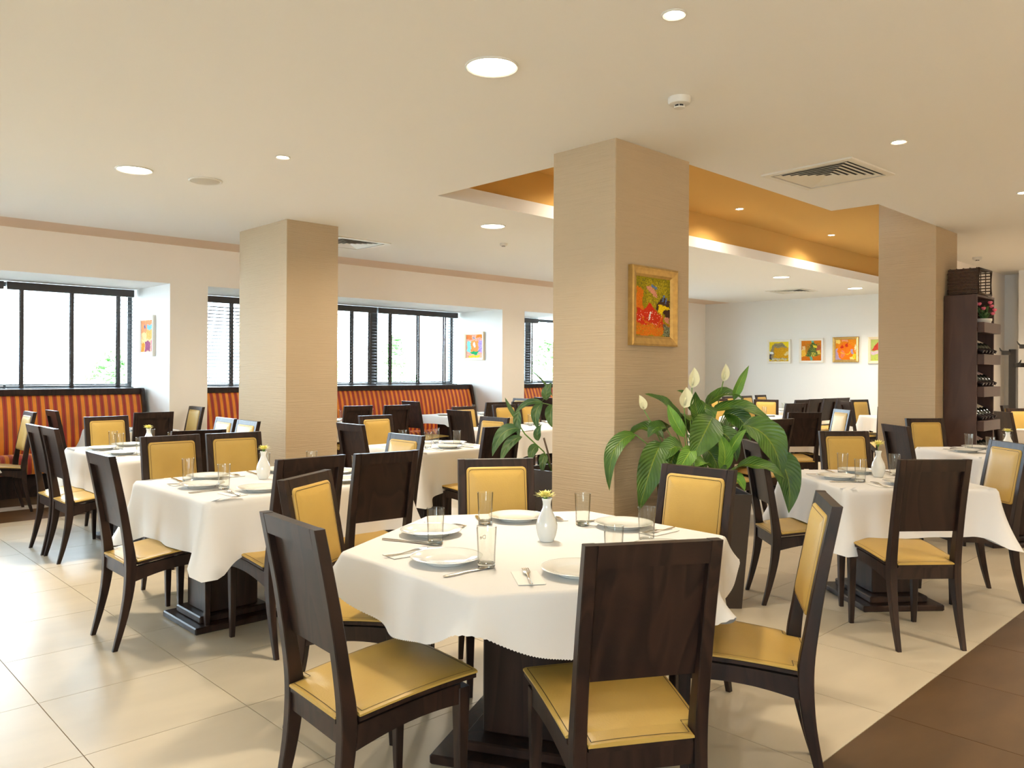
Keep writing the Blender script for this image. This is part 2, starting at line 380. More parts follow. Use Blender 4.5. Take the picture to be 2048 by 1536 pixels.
# window wall: pillars + bulkhead, cream in front, reveals whitened to stand in for daylight on them
def daylit_reveal_box(b, x0, x1, y0, y1, z0, z1):
    o = len(b.f); b.box(x0, x1, y0, y1, z0, z1)
    for k in range(o, len(b.f)): b.mi[k] = 1
    b.mi[o + 2] = 0          # the face towards -Y
wn = MB()
pill = [(XW, BAYS[0][0])] + [(BAYS[i][1], BAYS[i + 1][0]) for i in range(2)] + [(BAYS[2][1], XE)]
daylit_reveal_box(wn, XW, XE, YN, YNI + 0.2, ZH, ZC + 0.15)
wall_n = struct(link('wall_north', wn.mesh('wall_north', [M['wall'], M['white']])), 'cream bulkhead above the window niches')
for x0, x1 in pill:
    b = MB(); daylit_reveal_box(b, x0, x1, YN, YNI + 0.2, 0, ZH); link('pillar', b.mesh('pillar', [M['wall'], M['white']]), wall_n)
for x0, x1 in BAYS:
    b = MB(); b.box(x0, x1, YNI, YNI + 0.2, 0, ZSILL); link('sill_wall', b.mesh('sill_wall', M['white']), wall_n)
    b = MB(); b.box(x0, x1, YNI - 0.28, YNI + 0.1, ZSILL, ZSILL + 0.025, bevel=0.006); link('window_sill', b.mesh('window_sill', M['white']), wall_n)
# windows
for k, (x0, x1) in enumerate(BAYS):
    root = struct(empty('window_%d' % (k + 1), (0, 0, 0)), 'dark framed window of three panes in the niche')
    y0, y1 = YNI + 0.04, YNI + 0.10
    n = 3; ww = (x1 - x0) / n
    b = MB(); b.box(x0, x1, y0, y1, ZSILL + 0.025, ZSILL + 0.085); link('bottom_rail', b.mesh('bottom_rail', M['winframe']), root)
    b = MB(); b.box(x0, x1, y0, y1, ZH - 0.05, ZH); link('head_rail', b.mesh('head_rail', M['winframe']), root)
    for i in range(n + 1):
        xm = x0 + i * ww; hw = 0.065 if 0 < i < n else 0.05
        a0, a1 = max(x0, xm - hw), min(x1, xm + hw)
        b = MB(); b.box(a0, a1, y0 - .01, y1, ZSILL + 0.085, ZH - 0.05); link('mullion', b.mesh('mullion', M['winframe']), root)
    for i in range(n):
        b = MB(); b.box(x0 + i * ww + 0.05, x0 + (i + 1) * ww - 0.05, y0 + 0.025, y0 + 0.031, ZSILL + 0.08, ZH - 0.045); link('pane', b.mesh('pane', M['pane']), root)

# other walls
b = MB(); b.box(XE, XE + 0.15, 3.3, YNI + .2, 0, ZC + .15); struct(link('wall_east', b.mesh('wall_east', M['white'])), 'white end wall with a row of paintings')
b = MB(); b.box(9.12, XE, 3.4, 3.52, 0, ZC); struct(link('wall_partition', b.mesh('wall_partition', M['wall'])), 'cream wall behind the wine shelf')
b = MB(); b.box(XP, XP + 0.15, YS, 3.52, 0, ZC); struct(link('wall_aisle', b.mesh('wall_aisle', M['white'])), 'pale wall at the end of the right aisle')
b = MB(); b.box(XW, XP, YS - 0.15, YS, 0, ZC); struct(link('wall_south', b.mesh('wall_south', M['wall'])), 'cream wall behind the viewer')
ww = MB(); ww.box(XW - 0.2, XW, YS, YNI + .2, 0, 0.85); ww.box(XW - 0.2, XW, YS, YNI + .2, 2.5, ZC + .15)
wys = [YS, -3.7, -1.3, 6.2, 7.0, YNI + .2]
wall_w = struct(link('wall_west', ww.mesh('wall_west', M['wall'])), 'cream wall with windows at the left')
for i in range(0, len(wys), 2):
    b = MB(); b.box(XW - 0.2, XW, wys[i], wys[i + 1], 0.85, 2.5); link('pier', b.mesh('pier', M['wall']), wall_w)
for i in range(1, len(wys) - 1, 2):
    root = struct(empty('window_%d' % (4 + i // 2), (0, 0, 0)), 'dark framed window in the left wall')
    y0, y1 = wys[i], wys[i + 1]; xa, xb = XW - 0.14, XW - 0.08
    for nm, bx in (('bottom_rail', (y0, y1, 0.85, 0.91)), ('head_rail', (y0, y1, 2.44, 2.5)), ('mullion', (y0, y0 + .06, .91, 2.44)), ('mullion', (y1 - .06, y1, .91, 2.44)), ('mullion', ((y0 + y1) / 2 - .03, (y0 + y1) / 2 + .03, .91, 2.44))):
        b = MB(); b.box(xa, xb, *bx); link(nm, b.mesh(nm, M['winframe']), root)
    for p0, p1 in ((y0 + .05, (y0 + y1) / 2 - .02), ((y0 + y1) / 2 + .02, y1 - .05)):
        b = MB(); b.box(xa + .025, xa + .03, p0, p1, .9, 2.45); link('pane', b.mesh('pane', M['pane']), root)

# sky portals in the window openings, so that the daylight is sampled where it enters
def portal(loc, rot, sx, sy):
    l = bpy.data.lights.new('window_portal', 'AREA'); l.shape = 'RECTANGLE'; l.size = sx; l.size_y = sy; l.cycles.is_portal = True
    o = link('window_portal', l); o.location = loc; o.rotation_euler = rot
for x0, x1 in BAYS:
    portal(((x0 + x1) / 2, YNI + 0.16, (ZSILL + ZH) / 2), (R(-90), 0, 0), x1 - x0, ZH - ZSILL)
for i in range(1, len(wys) - 1, 2):
    portal((XW - 0.16, (wys[i] + wys[i + 1]) / 2, 1.675), (0, R(-90), 0), 1.65, wys[i + 1] - wys[i])

# columns
def column(name, x0, x1, y0, y1, z1, label):
    b = MB(); b.box(x0, x1, y0, y1, 0, z1, bevel=0.004)
    o = link(name, b.mesh(name, M['column'])); struct(o, label)
column('trim_1', 3.89, 4.70, 3.11, 3.64, ZC + 0.003, 'tall taupe pillar with ribbed covering beside the peace lily')
column('trim_2', 3.76, 4.33, 7.03, 8.05, ZC + 0.003, 'tall taupe pillar on the left')
column('trim_3', 8.47, 9.10, 2.745, 3.30, ZR, 'tall taupe pillar behind the wine shelf')
b = MB(); b.box(12.9, XP, 2.5, 3.1, 0, ZC); struct(link('trim_4', b.mesh('trim_4', M['white'])), 'white pillar at the right edge')

# ------------------------------------------------------------------ floor: tiles as parts
TS, GX, GY = 0.63, 2.79, 1.29       # tile pitch and one grid crossing
b = MB(); b.box(XW, XE, YS, YNI, -0.06, -0.003); floor = struct(link('floor', b.mesh('floor', M['grout'])), 'cream tiled floor with a brown tiled aisle')
tile_me = {}
def tile_mesh(w_, h_, key):
    k = (round(w_, 3), round(h_, 3), key)
    if k not in tile_me:
        g = 0.0018; b = MB(); b.box(-w_ / 2 + g, w_ / 2 - g, -h_ / 2 + g, h_ / 2 - g, -0.004, 0.0); tile_me[k] = b.mesh('tile', M[key])
    return tile_me[k]
ybreak = [YS]
y = GY
while y - TS > YS: y -= TS
ys_t = [YS]
while y < 8.45 - 0.05: ys_t.append(y); y += TS
ys_t += [8.45, 9.12, 9.38, YNI]
x = GX
while x - TS > XW: x -= TS
xs_t = [XW]
while x < XE - .05: xs_t.append(x); x += TS
xs_t.append(XE)
tiles = []
for i in range(len(xs_t) - 1):
    for j in range(len(ys_t) - 1):
        x0, x1, y0, y1 = xs_t[i], xs_t[i + 1], ys_t[j], ys_t[j + 1]
        if x1 - x0 < .02 or y1 - y0 < .02: continue
        cx_, cy_ = (x0 + x1) / 2, (y0 + y1) / 2
        key = 'tile'
        if y1 <= GY + .01 and y0 > GY - 3 * TS - .01: key = 'tile_dark'
        if 8.4 < cy_ < 9.12 or cy_ > 9.38: key = 'tile_dark'
        if 9.12 < cy_ < 9.38: key = 'tile_white'
        d = cx_ * math.cos(YAW) + cy_ * math.sin(YAW); r = cx_ * math.sin(YAW) - cy_ * math.cos(YAW)
        vis = d > 0.8 and abs(r) / d < 0.80 and cx_ < 14.9
        tiles.append((0 if vis else 1, d if d > 0 else 99, cx_, cy_, x1 - x0, y1 - y0, key))
tiles.sort()
rest = {'tile': MB(), 'tile_dark': MB(), 'tile_white': MB()}
for n_, (v_, d, cx_, cy_, w_, h_, key) in enumerate(tiles):
    if n_ < 290 and v_ == 0:
        link('floor_tile', tile_mesh(w_, h_, key), floor, (cx_, cy_, 0))
    else:
        g = 0.002; rest[key].box(cx_ - w_ / 2 + g, cx_ + w_ / 2 - g, cy_ - h_ / 2 + g, cy_ + h_ / 2 - g, -0.004, 0.0)
allr = MB()
for mi, key in enumerate(('tile', 'tile_dark', 'tile_white')):
    allr.add(rest[key].v, rest[key].f, mi)
o = link('far_floor_tiles', allr.mesh('far_floor_tiles', [M['tile'], M['tile_dark'], M['tile_white']]), floor); o['kind'] = 'stuff'

# ------------------------------------------------------------------ ceiling fittings
def fitting_light(parent, power, size, spot=None, drop=0.02, spread=125):
    if spot:
        l = bpy.data.lights.new('lamp_light', 'SPOT'); l.spot_size = R(spot); l.spot_blend = 0.6; l.shadow_soft_size = size
    else:
        l = bpy.data.lights.new('lamp_light', 'AREA'); l.shape = 'DISK'; l.size = size; l.spread = R(spread)
    l.energy = power; l.color = WARM
    return link('lamp_light', l, parent, (0, 0, -drop))
bm_ring = MB().lathe([(0.128, 0), (0.128, -0.006), (0.122, -0.009), (0.115, -0.005), (0.115, 0.0)], 40).mesh('trim_ring', M['plastic'], True, 40)
bm_diff = MB().lathe([(0, -0.003), (0.1155, -0.003), (0.1155, 0)], 40).mesh('diffuser', M['lamp'])
bs_ring = MB().lathe([(0.052, 0), (0.052, -0.004), (0.046, -0.007), (0.038, -0.003), (0.038, 0.0)], 32).mesh('bezel', M['plastic'], True, 40)
bs_bulb = MB().lathe([(0, -0.003), (0.038, -0.003), (0.038, 0)], 24).mesh('bulb', M['bulb'])
def downlight(x, y, label, z=ZC, power=None, spread=125):
    t = tag(empty('ceiling_downlight', (x, y, z)), label, 'ceiling light', 'round recessed downlights')
    link('trim_ring', bm_ring, t); link('diffuser', bm_diff, t); fitting_light(t, power or LAMP_W, 0.22, spread=spread)
def spotlight(x, y, label, z=ZC, power=None, angle=110):
    t = tag(empty('ceiling_spotlight', (x, y, z)), label, 'spotlight', 'small recessed spotlights')
    link('bezel', bs_ring, t); link('bulb', bs_bulb, t); fitting_light(t, power or SPOT_W, 0.03, angle)
downlight(2.56, 2.80, 'large round glowing downlight over the six-sided front table', ZC, 19)
downlight(2.04, 6.09, 'round glowing downlight at the left, beside the ceiling speaker', ZC, 44, 160)
downlight(5.40, 5.88, 'round glowing downlight left of the central pillar', ZC, 44, 160)
downlight(11.38, 5.88, 'round glowing downlight above the tables before the end wall')
downlight(13.75, 5.75, 'farthest round glowing downlight, beside the distant air vent')
spotlight(2.71, 1.87, 'bright small spotlight at the top edge of the photo', ZC, 14)
spotlight(2.64, 5.00, 'bright small spotlight right of the round ceiling speaker')
spotlight(5.21, 1.91, 'bright small spotlight right of the near air vent', ZC, 34)
spotlight(7.37, 1.74, 'small spotlight at the right edge over the wine shelf tables', ZC, 30)
spotlight(5.8, 4.78, 'small recess spotlight hidden behind the central pillar', ZR, 26, 155)
spotlight(8.25, 4.78, 'small recess spotlight just right of the central pillar', ZR, 26, 155)
spotlight(10.7, 4.80, 'small recess spotlight left of the pillar by the wine shelf', ZR, 26, 155)
for i_, (x_, y_) in enumerate(((-2.2, 3.2), (-2.4, -2.6), (1.0, -2.8), (4.2, -2.8), (7.4, -2.8), (10.6, -2.4), (-2.2, 6.4), (10.9, 1.2), (7.6, -0.6), (4.4, -0.7))):  # unseen extra downlights, added as fill light for the room
    downlight(x_, y_, '%s of the round fill downlights added out of view beside and behind the viewer' % ['first', 'second', 'third', 'fourth', 'fifth', 'sixth', 'seventh', 'eighth', 'ninth', 'tenth'][i_], ZC, 40 if i_ in (8, 9) else (18 if i_ in (0, 6) else (80 if i_ == 7 else 54)), 150 if i_ in (6, 7) else (125 if i_ == 0 else 95))
downlight(8.4, 6.9, 'round downlight hidden behind the central pillar', ZC, 44, 160)

# air vents: square ceiling diffusers of nested louvres
def ceiling_vent(x, y, half, rz, label):
    t = tag(empty('air_vent', (x, y, ZC), rz), label, 'air vent', 'square ceiling air vents')
    def frame(b, a, c, z0, z1, z2):
        rings = [[(-a, -a, z0), (a, -a, z0), (a, a, z0), (-a, a, z0)], [(-a, -a, z1), (a, -a, z1), (a, a, z1), (-a, a, z1)], [(-c, -c, z2), (c, -c, z2), (c, c, z2), (-c, c, z2)], [(-c, -c, z0), (c, -c, z0), (c, c, z0), (-c, c, z0)]]
        b.loft(rings, cap=False)
    b = MB(); frame(b, half, half * 0.86, 0.0, -0.012, -0.014); link('frame', b.mesh('frame', M['vent']), t)
    b = MB(); b.box(-half * .87, half * .87, -half * .87, half * .87, -0.003, -0.001); link('duct_opening', b.mesh('duct_opening', M['duct']), t)
    k = 6
    for i in range(k):
        a = half * 0.80 * (1 - i / (k + 0.3)); c = a - half * 0.095
        b = MB()
        rings = [[(-p, -p, z), (p, -p, z), (p, p, z), (-p, p, z)] for p, z in ((a, -0.010), (a + 0.002, -0.013), (c + 0.002, -0.006), (c, -0.004))]
        b.loft(rings, cap=False); link('louvre', b.mesh('louvre', M['vent']), t)
ceiling_vent(5.70, 2.585, 0.34, R(-3), 'large square air vent nearest the viewer, right of the central pillar')
ceiling_vent(4.98, 7.85, 0.34, 0, 'square air vent just right of the left pillar')
ceiling_vent(13.45, 6.75, 0.33, 0, 'distant square air vent near the end wall')
# smoke detectors
def detector(x, y, s, label):
    t = tag(empty('smoke_detector', (x, y, ZC)), label, 'smoke detector', 'ceiling smoke detectors')
    b = MB().lathe([(0.060 * s, 0), (0.060 * s, -0.022 * s), (0.055 * s, -0.034 * s), (0.040 * s, -0.040 * s), (0, -0.040 * s)], 32); link('base', b.mesh('base', M['plastic'], True, 35), t)
    b = MB().lathe([(0.026 * s, -0.040 * s), (0.026 * s, -0.050 * s), (0, -0.050 * s)], 20); link('sensor_chamber', b.mesh('sensor_chamber', M['black'], True, 35), t)
    b = MB().lathe([(0.030 * s, -0.050 * s), (0.028 * s, -0.055 * s), (0, -0.056 * s)], 24); link('cap', b.mesh('cap', M['plastic'], True, 35), t)
    for i in range(6):
        a = i * PI / 3; b = MB(); b.box(-0.002, 0.002, 0.025 * s, 0.030 * s, -0.052 * s, -0.039 * s); link('rib', b.mesh('rib', M['plastic']), t, None, a)
detector(3.56, 2.42, 1.0, 'white domed smoke detector nearest the viewer')
detector(6.23, 6.6, 0.75, 'small smoke detector below the downlight left of the central pillar')
detector(11.1, 3.12, 0.9, 'small smoke detector right of the wine shelf basket')
# ceiling speaker
t = tag(empty('ceiling_speaker', (2.55, 6.05, ZC)), 'flat round loudspeaker in the ceiling with beige grille', 'speaker')
link('rim', MB().lathe([(0.125, 0), (0.125, -0.006), (0.115, -0.010), (0.105, -0.006), (0.105, 0)], 40).mesh('rim', M['plastic'], True, 40), t)
link('grille', MB().lathe([(0.105, -0.006), (0.06, -0.014), (0, -0.017)], 40).mesh('grille', M['grille'], True), t)

# ------------------------------------------------------------------ window blinds
def slat_mesh(L):
    b = MB(); hw, th = 0.0225, 0.0012
    prof = [(-hw, -0.002), (0, 0.0015), (hw, -0.002)]
    rings = [[(x, y, z + th) for y, z in prof] + [(x, y, z - th) for y, z in reversed(prof)] for x in (-L / 2, L / 2)]
    return b.loft(rings).mesh('slat', M['blind'])
def blind(x0, x1, tilt, label, tapes=(0.12, 0.5, 0.88)):
    L = x1 - x0; xc = (x0 + x1) / 2
    t = tag(empty('venetian_blind', (xc, 10.60, ZSILL + 0.03)), label, 'blind', 'venetian blinds in the window niches')
    h = ZH - ZSILL - 0.03
    b = MB(); b.box(-L / 2, L / 2, -0.035, 0.035, h - 0.10, h - 0.01, bevel=0.003); link('head_box', b.mesh('head_box', M['blind']), t)
    b = MB(); b.box(-L / 2, L / 2, -0.024, 0.024, 0.0, 0.016, bevel=0.003); link('bottom_bar', b.mesh('bottom_bar', M['blind']), t)
    sm = slat_mesh(L); n = int((h - 0.13) / 0.048)
    for i in range(n):
        s = link('slat', sm, t, (0, 0, 0.04 + i * 0.048)); s.rotation_euler = (tilt, 0, 0)
    for f in tapes:
        for yy in (-0.026, 0.026):
            b = MB(); b.box(-0.019, 0.019, yy - 0.0006, yy + 0.0006, 0.01, h - 0.1); link('ladder_tape', b.mesh('ladder_tape', M['blind']), t, (-L / 2 + f * L, 0, 0))
blind(0.58, 2.13, 0, 'dark blind at the left edge of the photo')
blind(2.16, 3.55, 0, 'open dark slatted blind in the left niche, beside the small painting', (0.11, 0.49, 0.87))
blind(4.08, 5.60, R(24), 'tilted dark slatted blind seen left of the left pillar')
blind(5.63, 7.22, R(10), 'tilted dark slatted blind just right of the left pillar', (0.12, 0.72, 0.93))
blind(7.25, 8.90, 0, 'open dark slatted blind in the middle niche, beside the boat painting', (0.15, 0.49, 0.83))
blind(9.52, 10.9, R(8), 'dark slatted blind seen just left of the central pillar')

# ------------------------------------------------------------------ banquettes
def banquette(x0, x1, label):
    L = x1 - x0
    t = tag(empty('banquette', ((x0 + x1) / 2, 0, 0)), label, 'banquette', 'striped banquettes in the window niches')
    h = L / 2 - 0.04
    b = MB(); b.box(-h, h, 9.95, 10.40, 0.0, 0.26); link('plinth', b.mesh('plinth', M['wood']), t)
    # seat cushion, rounded front edge
    n = max(1, round(L / 1.37)); cw = 2 * h / n
    def section(pts, xa, xb, nm):
        b = MB(); b.loft([[(xa, y, z) for y, z in pts], [(xb, y, z) for y, z in pts]]); me = b.mesh(nm, M['stripe'], True, 40); return link(nm, me, t)
    seat_p = [(10.25, 0.26), (9.86, 0.26), (9.84, 0.29), (9.835, 0.36), (9.845, 0.42), (9.87, 0.455), (9.92, 0.47), (10.05, 0.468), (10.25, 0.45)]
    back_p = [(10.20, 0.44), (10.12, 0.44), (10.10, 0.50), (10.105, 0.62), (10.135, 0.80), (10.175, 0.96), (10.215, 1.07), (10.235, 1.105), (10.32, 1.105)]
    for i in range(n):
        xa = -h + i * cw + 0.001; xb = xa + cw - 0.002
        section(seat_p, xa, xb, 'seat_cushion'); section(back_p, xa, xb, 'back_cushion')
    rail = [(10.215, 1.105), (10.210, 1.172), (10.22, 1.18), (10.40, 1.18), (10.40, 1.105)]
    b = MB(); b.loft([[(-h, y, z) for y, z in rail], [(h, y, z) for y, z in rail]]); link('top_rail', b.mesh('top_rail', M['wood']), t)
    b = MB(); b.box(-h, h, 10.36, 10.40, 0.26, 1.105); link('back_board', b.mesh('back_board', M['wood']), t)
    endp = [(10.40, 0.0), (9.93, 0.0), (9.93, 0.24), (9.90, 0.30), (10.04, 0.47), (10.07, 0.60), (10.10, 0.80), (10.135, 0.96), (10.165, 1.08), (10.185, 1.165), (10.205, 1.18), (10.40, 1.18)]
    for sx in (-1, 1):
        xa, xb = (h, h + 0.038) if sx > 0 else (-h - 0.038, -h)
        b = MB(); b.loft([[(xa, y, z) for y, z in endp], [(xb, y, z) for y, z in endp]]); link('end_panel', b.mesh('end_panel', M['wood']), t)
banquette(-1.86, 3.55, 'red and orange striped banquette in the left window niche')
banquette(4.08, 8.91, 'red and orange striped banquette in the middle window niche')
banquette(9.50, 13.51, 'red and orange striped banquette seen just left of the central pillar')

# ------------------------------------------------------------------ dining chair
POST = [(-.268, 0.0, .0115, .012), (-.236, .12, .0145, .0165), (-.209, .25, .0175, .021), (-.197, .36, .019, .0245), (-.197, .45, .019, .025), (-.212, .56, .0185, .0215), (-.243, .75, .018, .0190), (-.290, .98, .0175, .0170)]
def smooth_profile(P, k=4):
    out = []
    for i in range(len(P) - 1):
        p0, p1, p2, p3 = P[max(i - 1, 0)], P[i], P[i + 1], P[min(i + 2, len(P) - 1)]
        for j in range(k):
            t = j / k
            out.append(tuple(0.5 * (2 * b_ + (c_ - a_) * t + (2 * a_ - 5 * b_ + 4 * c_ - d_) * t * t + (3 * b_ - a_ - 3 * c_ + d_) * t ** 3) for a_, b_, c_, d_ in zip(p0, p1, p2, p3)))
    out.append(P[-1]); return out
PS = smooth_profile(POST, 3)
def yb(z):
    for a_, b_ in zip(PS, PS[1:]):
        if a_[1] <= z <= b_[1]:
            t = (z - a_[1]) / (b_[1] - a_[1]); return a_[0] + (b_[0] - a_[0]) * t
    return PS[-1][0]
def zs(y):      # seat surface: rises from back to front in a gentle arch
    t = min(1.08, max(0, (y + .225) / .46)); return 0.437 + 0.042 * math.sin(min(t, 1) * PI / 2 * 0.95)
def rect(xc, yc, z, hx, hy, c=0.003):
    return [(xc - hx + c, yc - hy, z), (xc + hx - c, yc - hy, z), (xc + hx, yc - hy + c, z), (xc + hx, yc + hy - c, z), (xc + hx - c, yc + hy, z), (xc - hx + c, yc + hy, z), (xc - hx, yc + hy - c, z), (xc - hx, yc - hy + c, z)]
CH = {}
XPOST = 0.1725
CH['rear_leg'] = [MB().loft([rect(sx * XPOST, y, z, hx, hy) for y, z, hx, hy in PS]).mesh('rear_leg', M['wood']) for sx in (-1, 1)]
CH['front_leg'] = [MB().loft([rect(sx * 0.184, 0.196 + (0.002 if z == 0 else 0), z, h_, h_) for z, h_ in ((0, .0115), (.06, .0135), (.38, .0205), (.432, .0205))]).mesh('front_leg', M['wood']) for sx in (-1, 1)]
def lean_box(x0, x1, z0, z1, d0, d1, name, m, k=5, bev=0.002):
    rings = []
    for i in range(k + 1):
        z = z0 + (z1 - z0) * i / k; y = yb(z)
        rings.append([(x0, y + d0, z), (x1, y + d0, z), (x1, y + d1, z), (x0, y + d1, z)])
    return MB().loft(rings).mesh(name, m)
CH['top_rail'] = lean_box(-XPOST + .0175, XPOST - .0175, .918, .979, -.0165, .0165, 'top_rail', M['wood'], 2)
CH['back_panel'] = lean_box(-XPOST + .0165, XPOST - .0165, .60, .92, .005, .013, 'back_panel', M['wood'], 6)
CH['rear_rail'] = MB().box(-XPOST + .018, XPOST - .018, -.212, -.188, .352, .415, bevel=.002).mesh('rear_rail', M['wood'])
CH['front_rail'] = MB().box(-.165, .165, .186, .208, .385, .438, bevel=.002).mesh('front_rail', M['wood'])
def side_rail(sx):
    rings = []; n = 10
    for i in range(n + 1):
        t = i / n; y = -.180 + t * .362
        xo = sx * (0.186 + .0145 * t); xi = sx * (0.162 + .0145 * t)
        zt = zs(y) - .034; zb = zt - .062 + .012 * math.sin(t * PI) - .012 * (1 - t)
        q = [(xi, y, zb), (xo, y, zb), (xo, y, zt), (xi, y, zt)]
        rings.append(q if sx > 0 else q[::-1])
    return MB().loft(rings).mesh('side_rail', M['wood'])
CH['side_rail'] = [side_rail(-1), side_rail(1)]
def pad_rows():
    rows = []
    for y in (-.222, -.205, -.168): rows.append((y, .151))
    n = 9
    for i in range(n + 1):
        y = -.167 + i * (.238 + .167) / n; rows.append((y, .197 + .018 * i / n))
    return rows
def seat_slab(zt, zb, inset, name, m, crown=0.0):
    rows = pad_rows(); xsn = [-1, -.965, -.8, -.4, 0, .4, .8, .965, 1]
    b = MB(); top, bot = [], []
    for (y, hw) in rows:
        yy = y + (inset if y < -.2 else (-inset if y > .23 else 0)); hw -= inset
        tr, br = [], []
        for u in xsn:
            e = crown * (1 - abs(u) ** 3)
            if abs(u) == 1: e -= .003
            tr.append(len(b.v)); b.v.append((u * hw, yy, zs(y) + zt + e))
            br.append(len(b.v)); b.v.append((u * hw, yy, zs(y) + zb))
        top.append(tr); bot.append(br)
    F = lambda *f: (b.f.append(f), b.mi.append(0))
    nr, nc = len(rows), len(xsn)
    for r_ in range(nr - 1):
        for c_ in range(nc - 1):
            F(top[r_][c_], top[r_][c_ + 1], top[r_ + 1][c_ + 1], top[r_ + 1][c_]); F(bot[r_][c_ + 1], bot[r_][c_], bot[r_ + 1][c_], bot[r_ + 1][c_ + 1])
        F(bot[r_][0], top[r_][0], top[r_ + 1][0], bot[r_ + 1][0]); F(top[r_][-1], bot[r_][-1], bot[r_ + 1][-1], top[r_ + 1][-1])
    for c_ in range(nc - 1):
        F(top[0][c_ + 1], top[0][c_], bot[0][c_], bot[0][c_ + 1]); F(top[-1][c_], top[-1][c_ + 1], bot[-1][c_ + 1], bot[-1][c_])
    return b.mesh(name, m, True, 35)
CH['seat'] = seat_slab(0.0, -.009, 0.0, 'seat', M['leather'], .004)
CH['seat_base'] = seat_slab(-.009, -.024, .003, 'seat_base', M['wood'])
def ribbon(pts, w_, lift, name, m):
    b = MB(); n = len(pts)
    P = [Vector(p) for p in pts]
    for i in range(n - 1):
        d = (P[i + 1] - P[i]); L = d.length
        if L < 1e-6: continue
        d.normalize(); s_ = d.cross(lift).normalized() * (w_ / 2)
        a_, c_ = P[i] + lift * .0010, P[i + 1] + lift * .0010
        b.add([a_ - s_, c_ - s_, c_ + s_, a_ + s_], [(0, 1, 2, 3)])
    return b.mesh(name, m)
ins = .011
outl = [(-.151 + ins, -.222 + ins), (.151 - ins, -.222 + ins), (.151 - ins, -.167 + ins), (.197 - ins, -.167 + ins)] + [(.197 - ins + .018 * t / 8, -.156 + (.227 + .156) * t / 8) for t in range(1, 9)] + [(-(.197 - ins + .018 * t / 8), -.156 + (.227 + .156) * t / 8) for t in range(8, 0, -1)] + [(-.197 + ins, -.167 + ins), (-.151 + ins, -.167 + ins), (-.151 + ins, -.222 + ins)]
sp3 = []
for (xa, ya), (xb, yb_) in zip(outl, outl[1:]):
    for k in range(4): sp3.append((xa + (xb - xa) * k / 4, ya + (yb_ - ya) * k / 4))
sp3.append(outl[-1])
def padz(x, y):
    hw = .151 if y < -.1675 else .197 + .018 * (y + .167) / .405
    u = abs(x) / hw; return zs(y) + .004 * (1 - u ** 3)
CH['seat_stitch'] = ribbon([(x, y, padz(x, y)) for x, y in sp3], .0022, Vector((0, 0, 1)), 'stitching', M['stitch'])
# padded leather back: rounded rectangle with a soft edge, following the lean
def rrect(hx, z0, z1, r_, n=6):
    pts = []
    for (cx_, cz_, a0) in ((hx - r_, z1 - r_, 0), (-hx + r_, z1 - r_, 90), (-hx + r_, z0 + r_, 180), (hx - r_, z0 + r_, 270)):
        for i in range(n + 1):
            a_ = R(a0 + 90 * i / n); pts.append((cx_ + r_ * math.cos(a_), cz_ + r_ * math.sin(a_)))
    return pts
def back_pad():
    b = MB(); rings = []
    for ins_, off in ((0, .0125), (0, .019), (.002, .022), (.007, .024), (.016, .0245), (.026, .0285), (.045, .0315), (.08, .033)):
        rings.append([(x, yb(z) + off, z) for x, z in rrect(.150 - ins_, .603 + ins_, .942 - ins_, max(.022 - ins_ * .6, .006))])
    b.loft([r_[::-1] for r_ in rings], cap=True); return b.mesh('back_cushion', M['leather'], True, 50)
CH['back_cushion'] = back_pad()
st = rrect(.139, .614, .931, .017); st.append(st[0])
CH['back_stitch'] = ribbon([(x, yb(z) + .0242, z) for x, z in st], .0022, Vector((0, 1, .2)).normalized(), 'stitching', M['stitch'])

def build_chair(detail=True):
    t = empty('dining_chair', (0, 0, 0))
    for m_ in CH['rear_leg']: link('rear_leg', m_, t)
    for m_ in CH['front_leg']: link('front_leg', m_, t)
    for nm in ('top_rail', 'back_panel', 'rear_rail', 'front_rail'): link(nm, CH[nm], t)
    for m_ in CH['side_rail']: link('side_rail', m_, t)
    s_ = link('seat', CH['seat'], t); s_['label'] = 'mustard leather seat'
    link('seat_base', CH['seat_base'], t)
    c_ = link('back_cushion', CH['back_cushion'], t); c_['label'] = 'mustard leather back pad'
    if detail:
        link('stitching', CH['seat_stitch'], s_); link('stitching', CH['back_stitch'], c_)
    return t
chair_protos = {}
def chair(x, y, ang, label, detail=True, group='dark dining chairs with mustard leather pads'):
    """x, y: middle of the top edge of the backrest; ang: the way the sitter faces, degrees"""
    if detail not in chair_protos:
        t = build_chair(detail); chair_protos[detail] = t
    else:
        t = copy_tree(chair_protos[detail])
    a_ = R(ang)
    t.location = (x + .29 * math.cos(a_), y + .29 * math.sin(a_), 0); t.rotation_euler = (0, 0, a_ - PI / 2)
    tag(t, label, 'chair', group); return t

# ------------------------------------------------------------------ tables and cloths
ZT = 0.752
def table(cx_, cy_, rz, poly, peds, label, ped=(0.30, 0.26), base=(0.50, 0.46)):
    t = tag(empty('dining_table', (cx_, cy_, 0), rz), label, 'table', 'dark pedestal dining tables')
    link('table_top', MB().prism([(x * .945, y * .945) for x, y in poly], ZT - .035, ZT - .002).mesh('table_top', M['wood']), t)
    for (px, py) in peds:
        link('pedestal', MB().box(px - ped[0] / 2, px + ped[0] / 2, py - ped[1] / 2, py + ped[1] / 2, 0.075, ZT - .035, bevel=.006).mesh('pedestal', M['wood']), t)
        link('base_step', MB().box(px - base[0] * .40, px + base[0] * .40, py - base[1] * .36, py + base[1] * .36, 0.036, 0.075, bevel=.006).mesh('base_step', M['wood']), t)
        link('base_plate', MB().box(px - base[0] / 2, px + base[0] / 2, py - base[1] / 2, py + base[1] / 2, 0.0, 0.036, bevel=.006).mesh('base_plate', M['wood']), t)
    return t

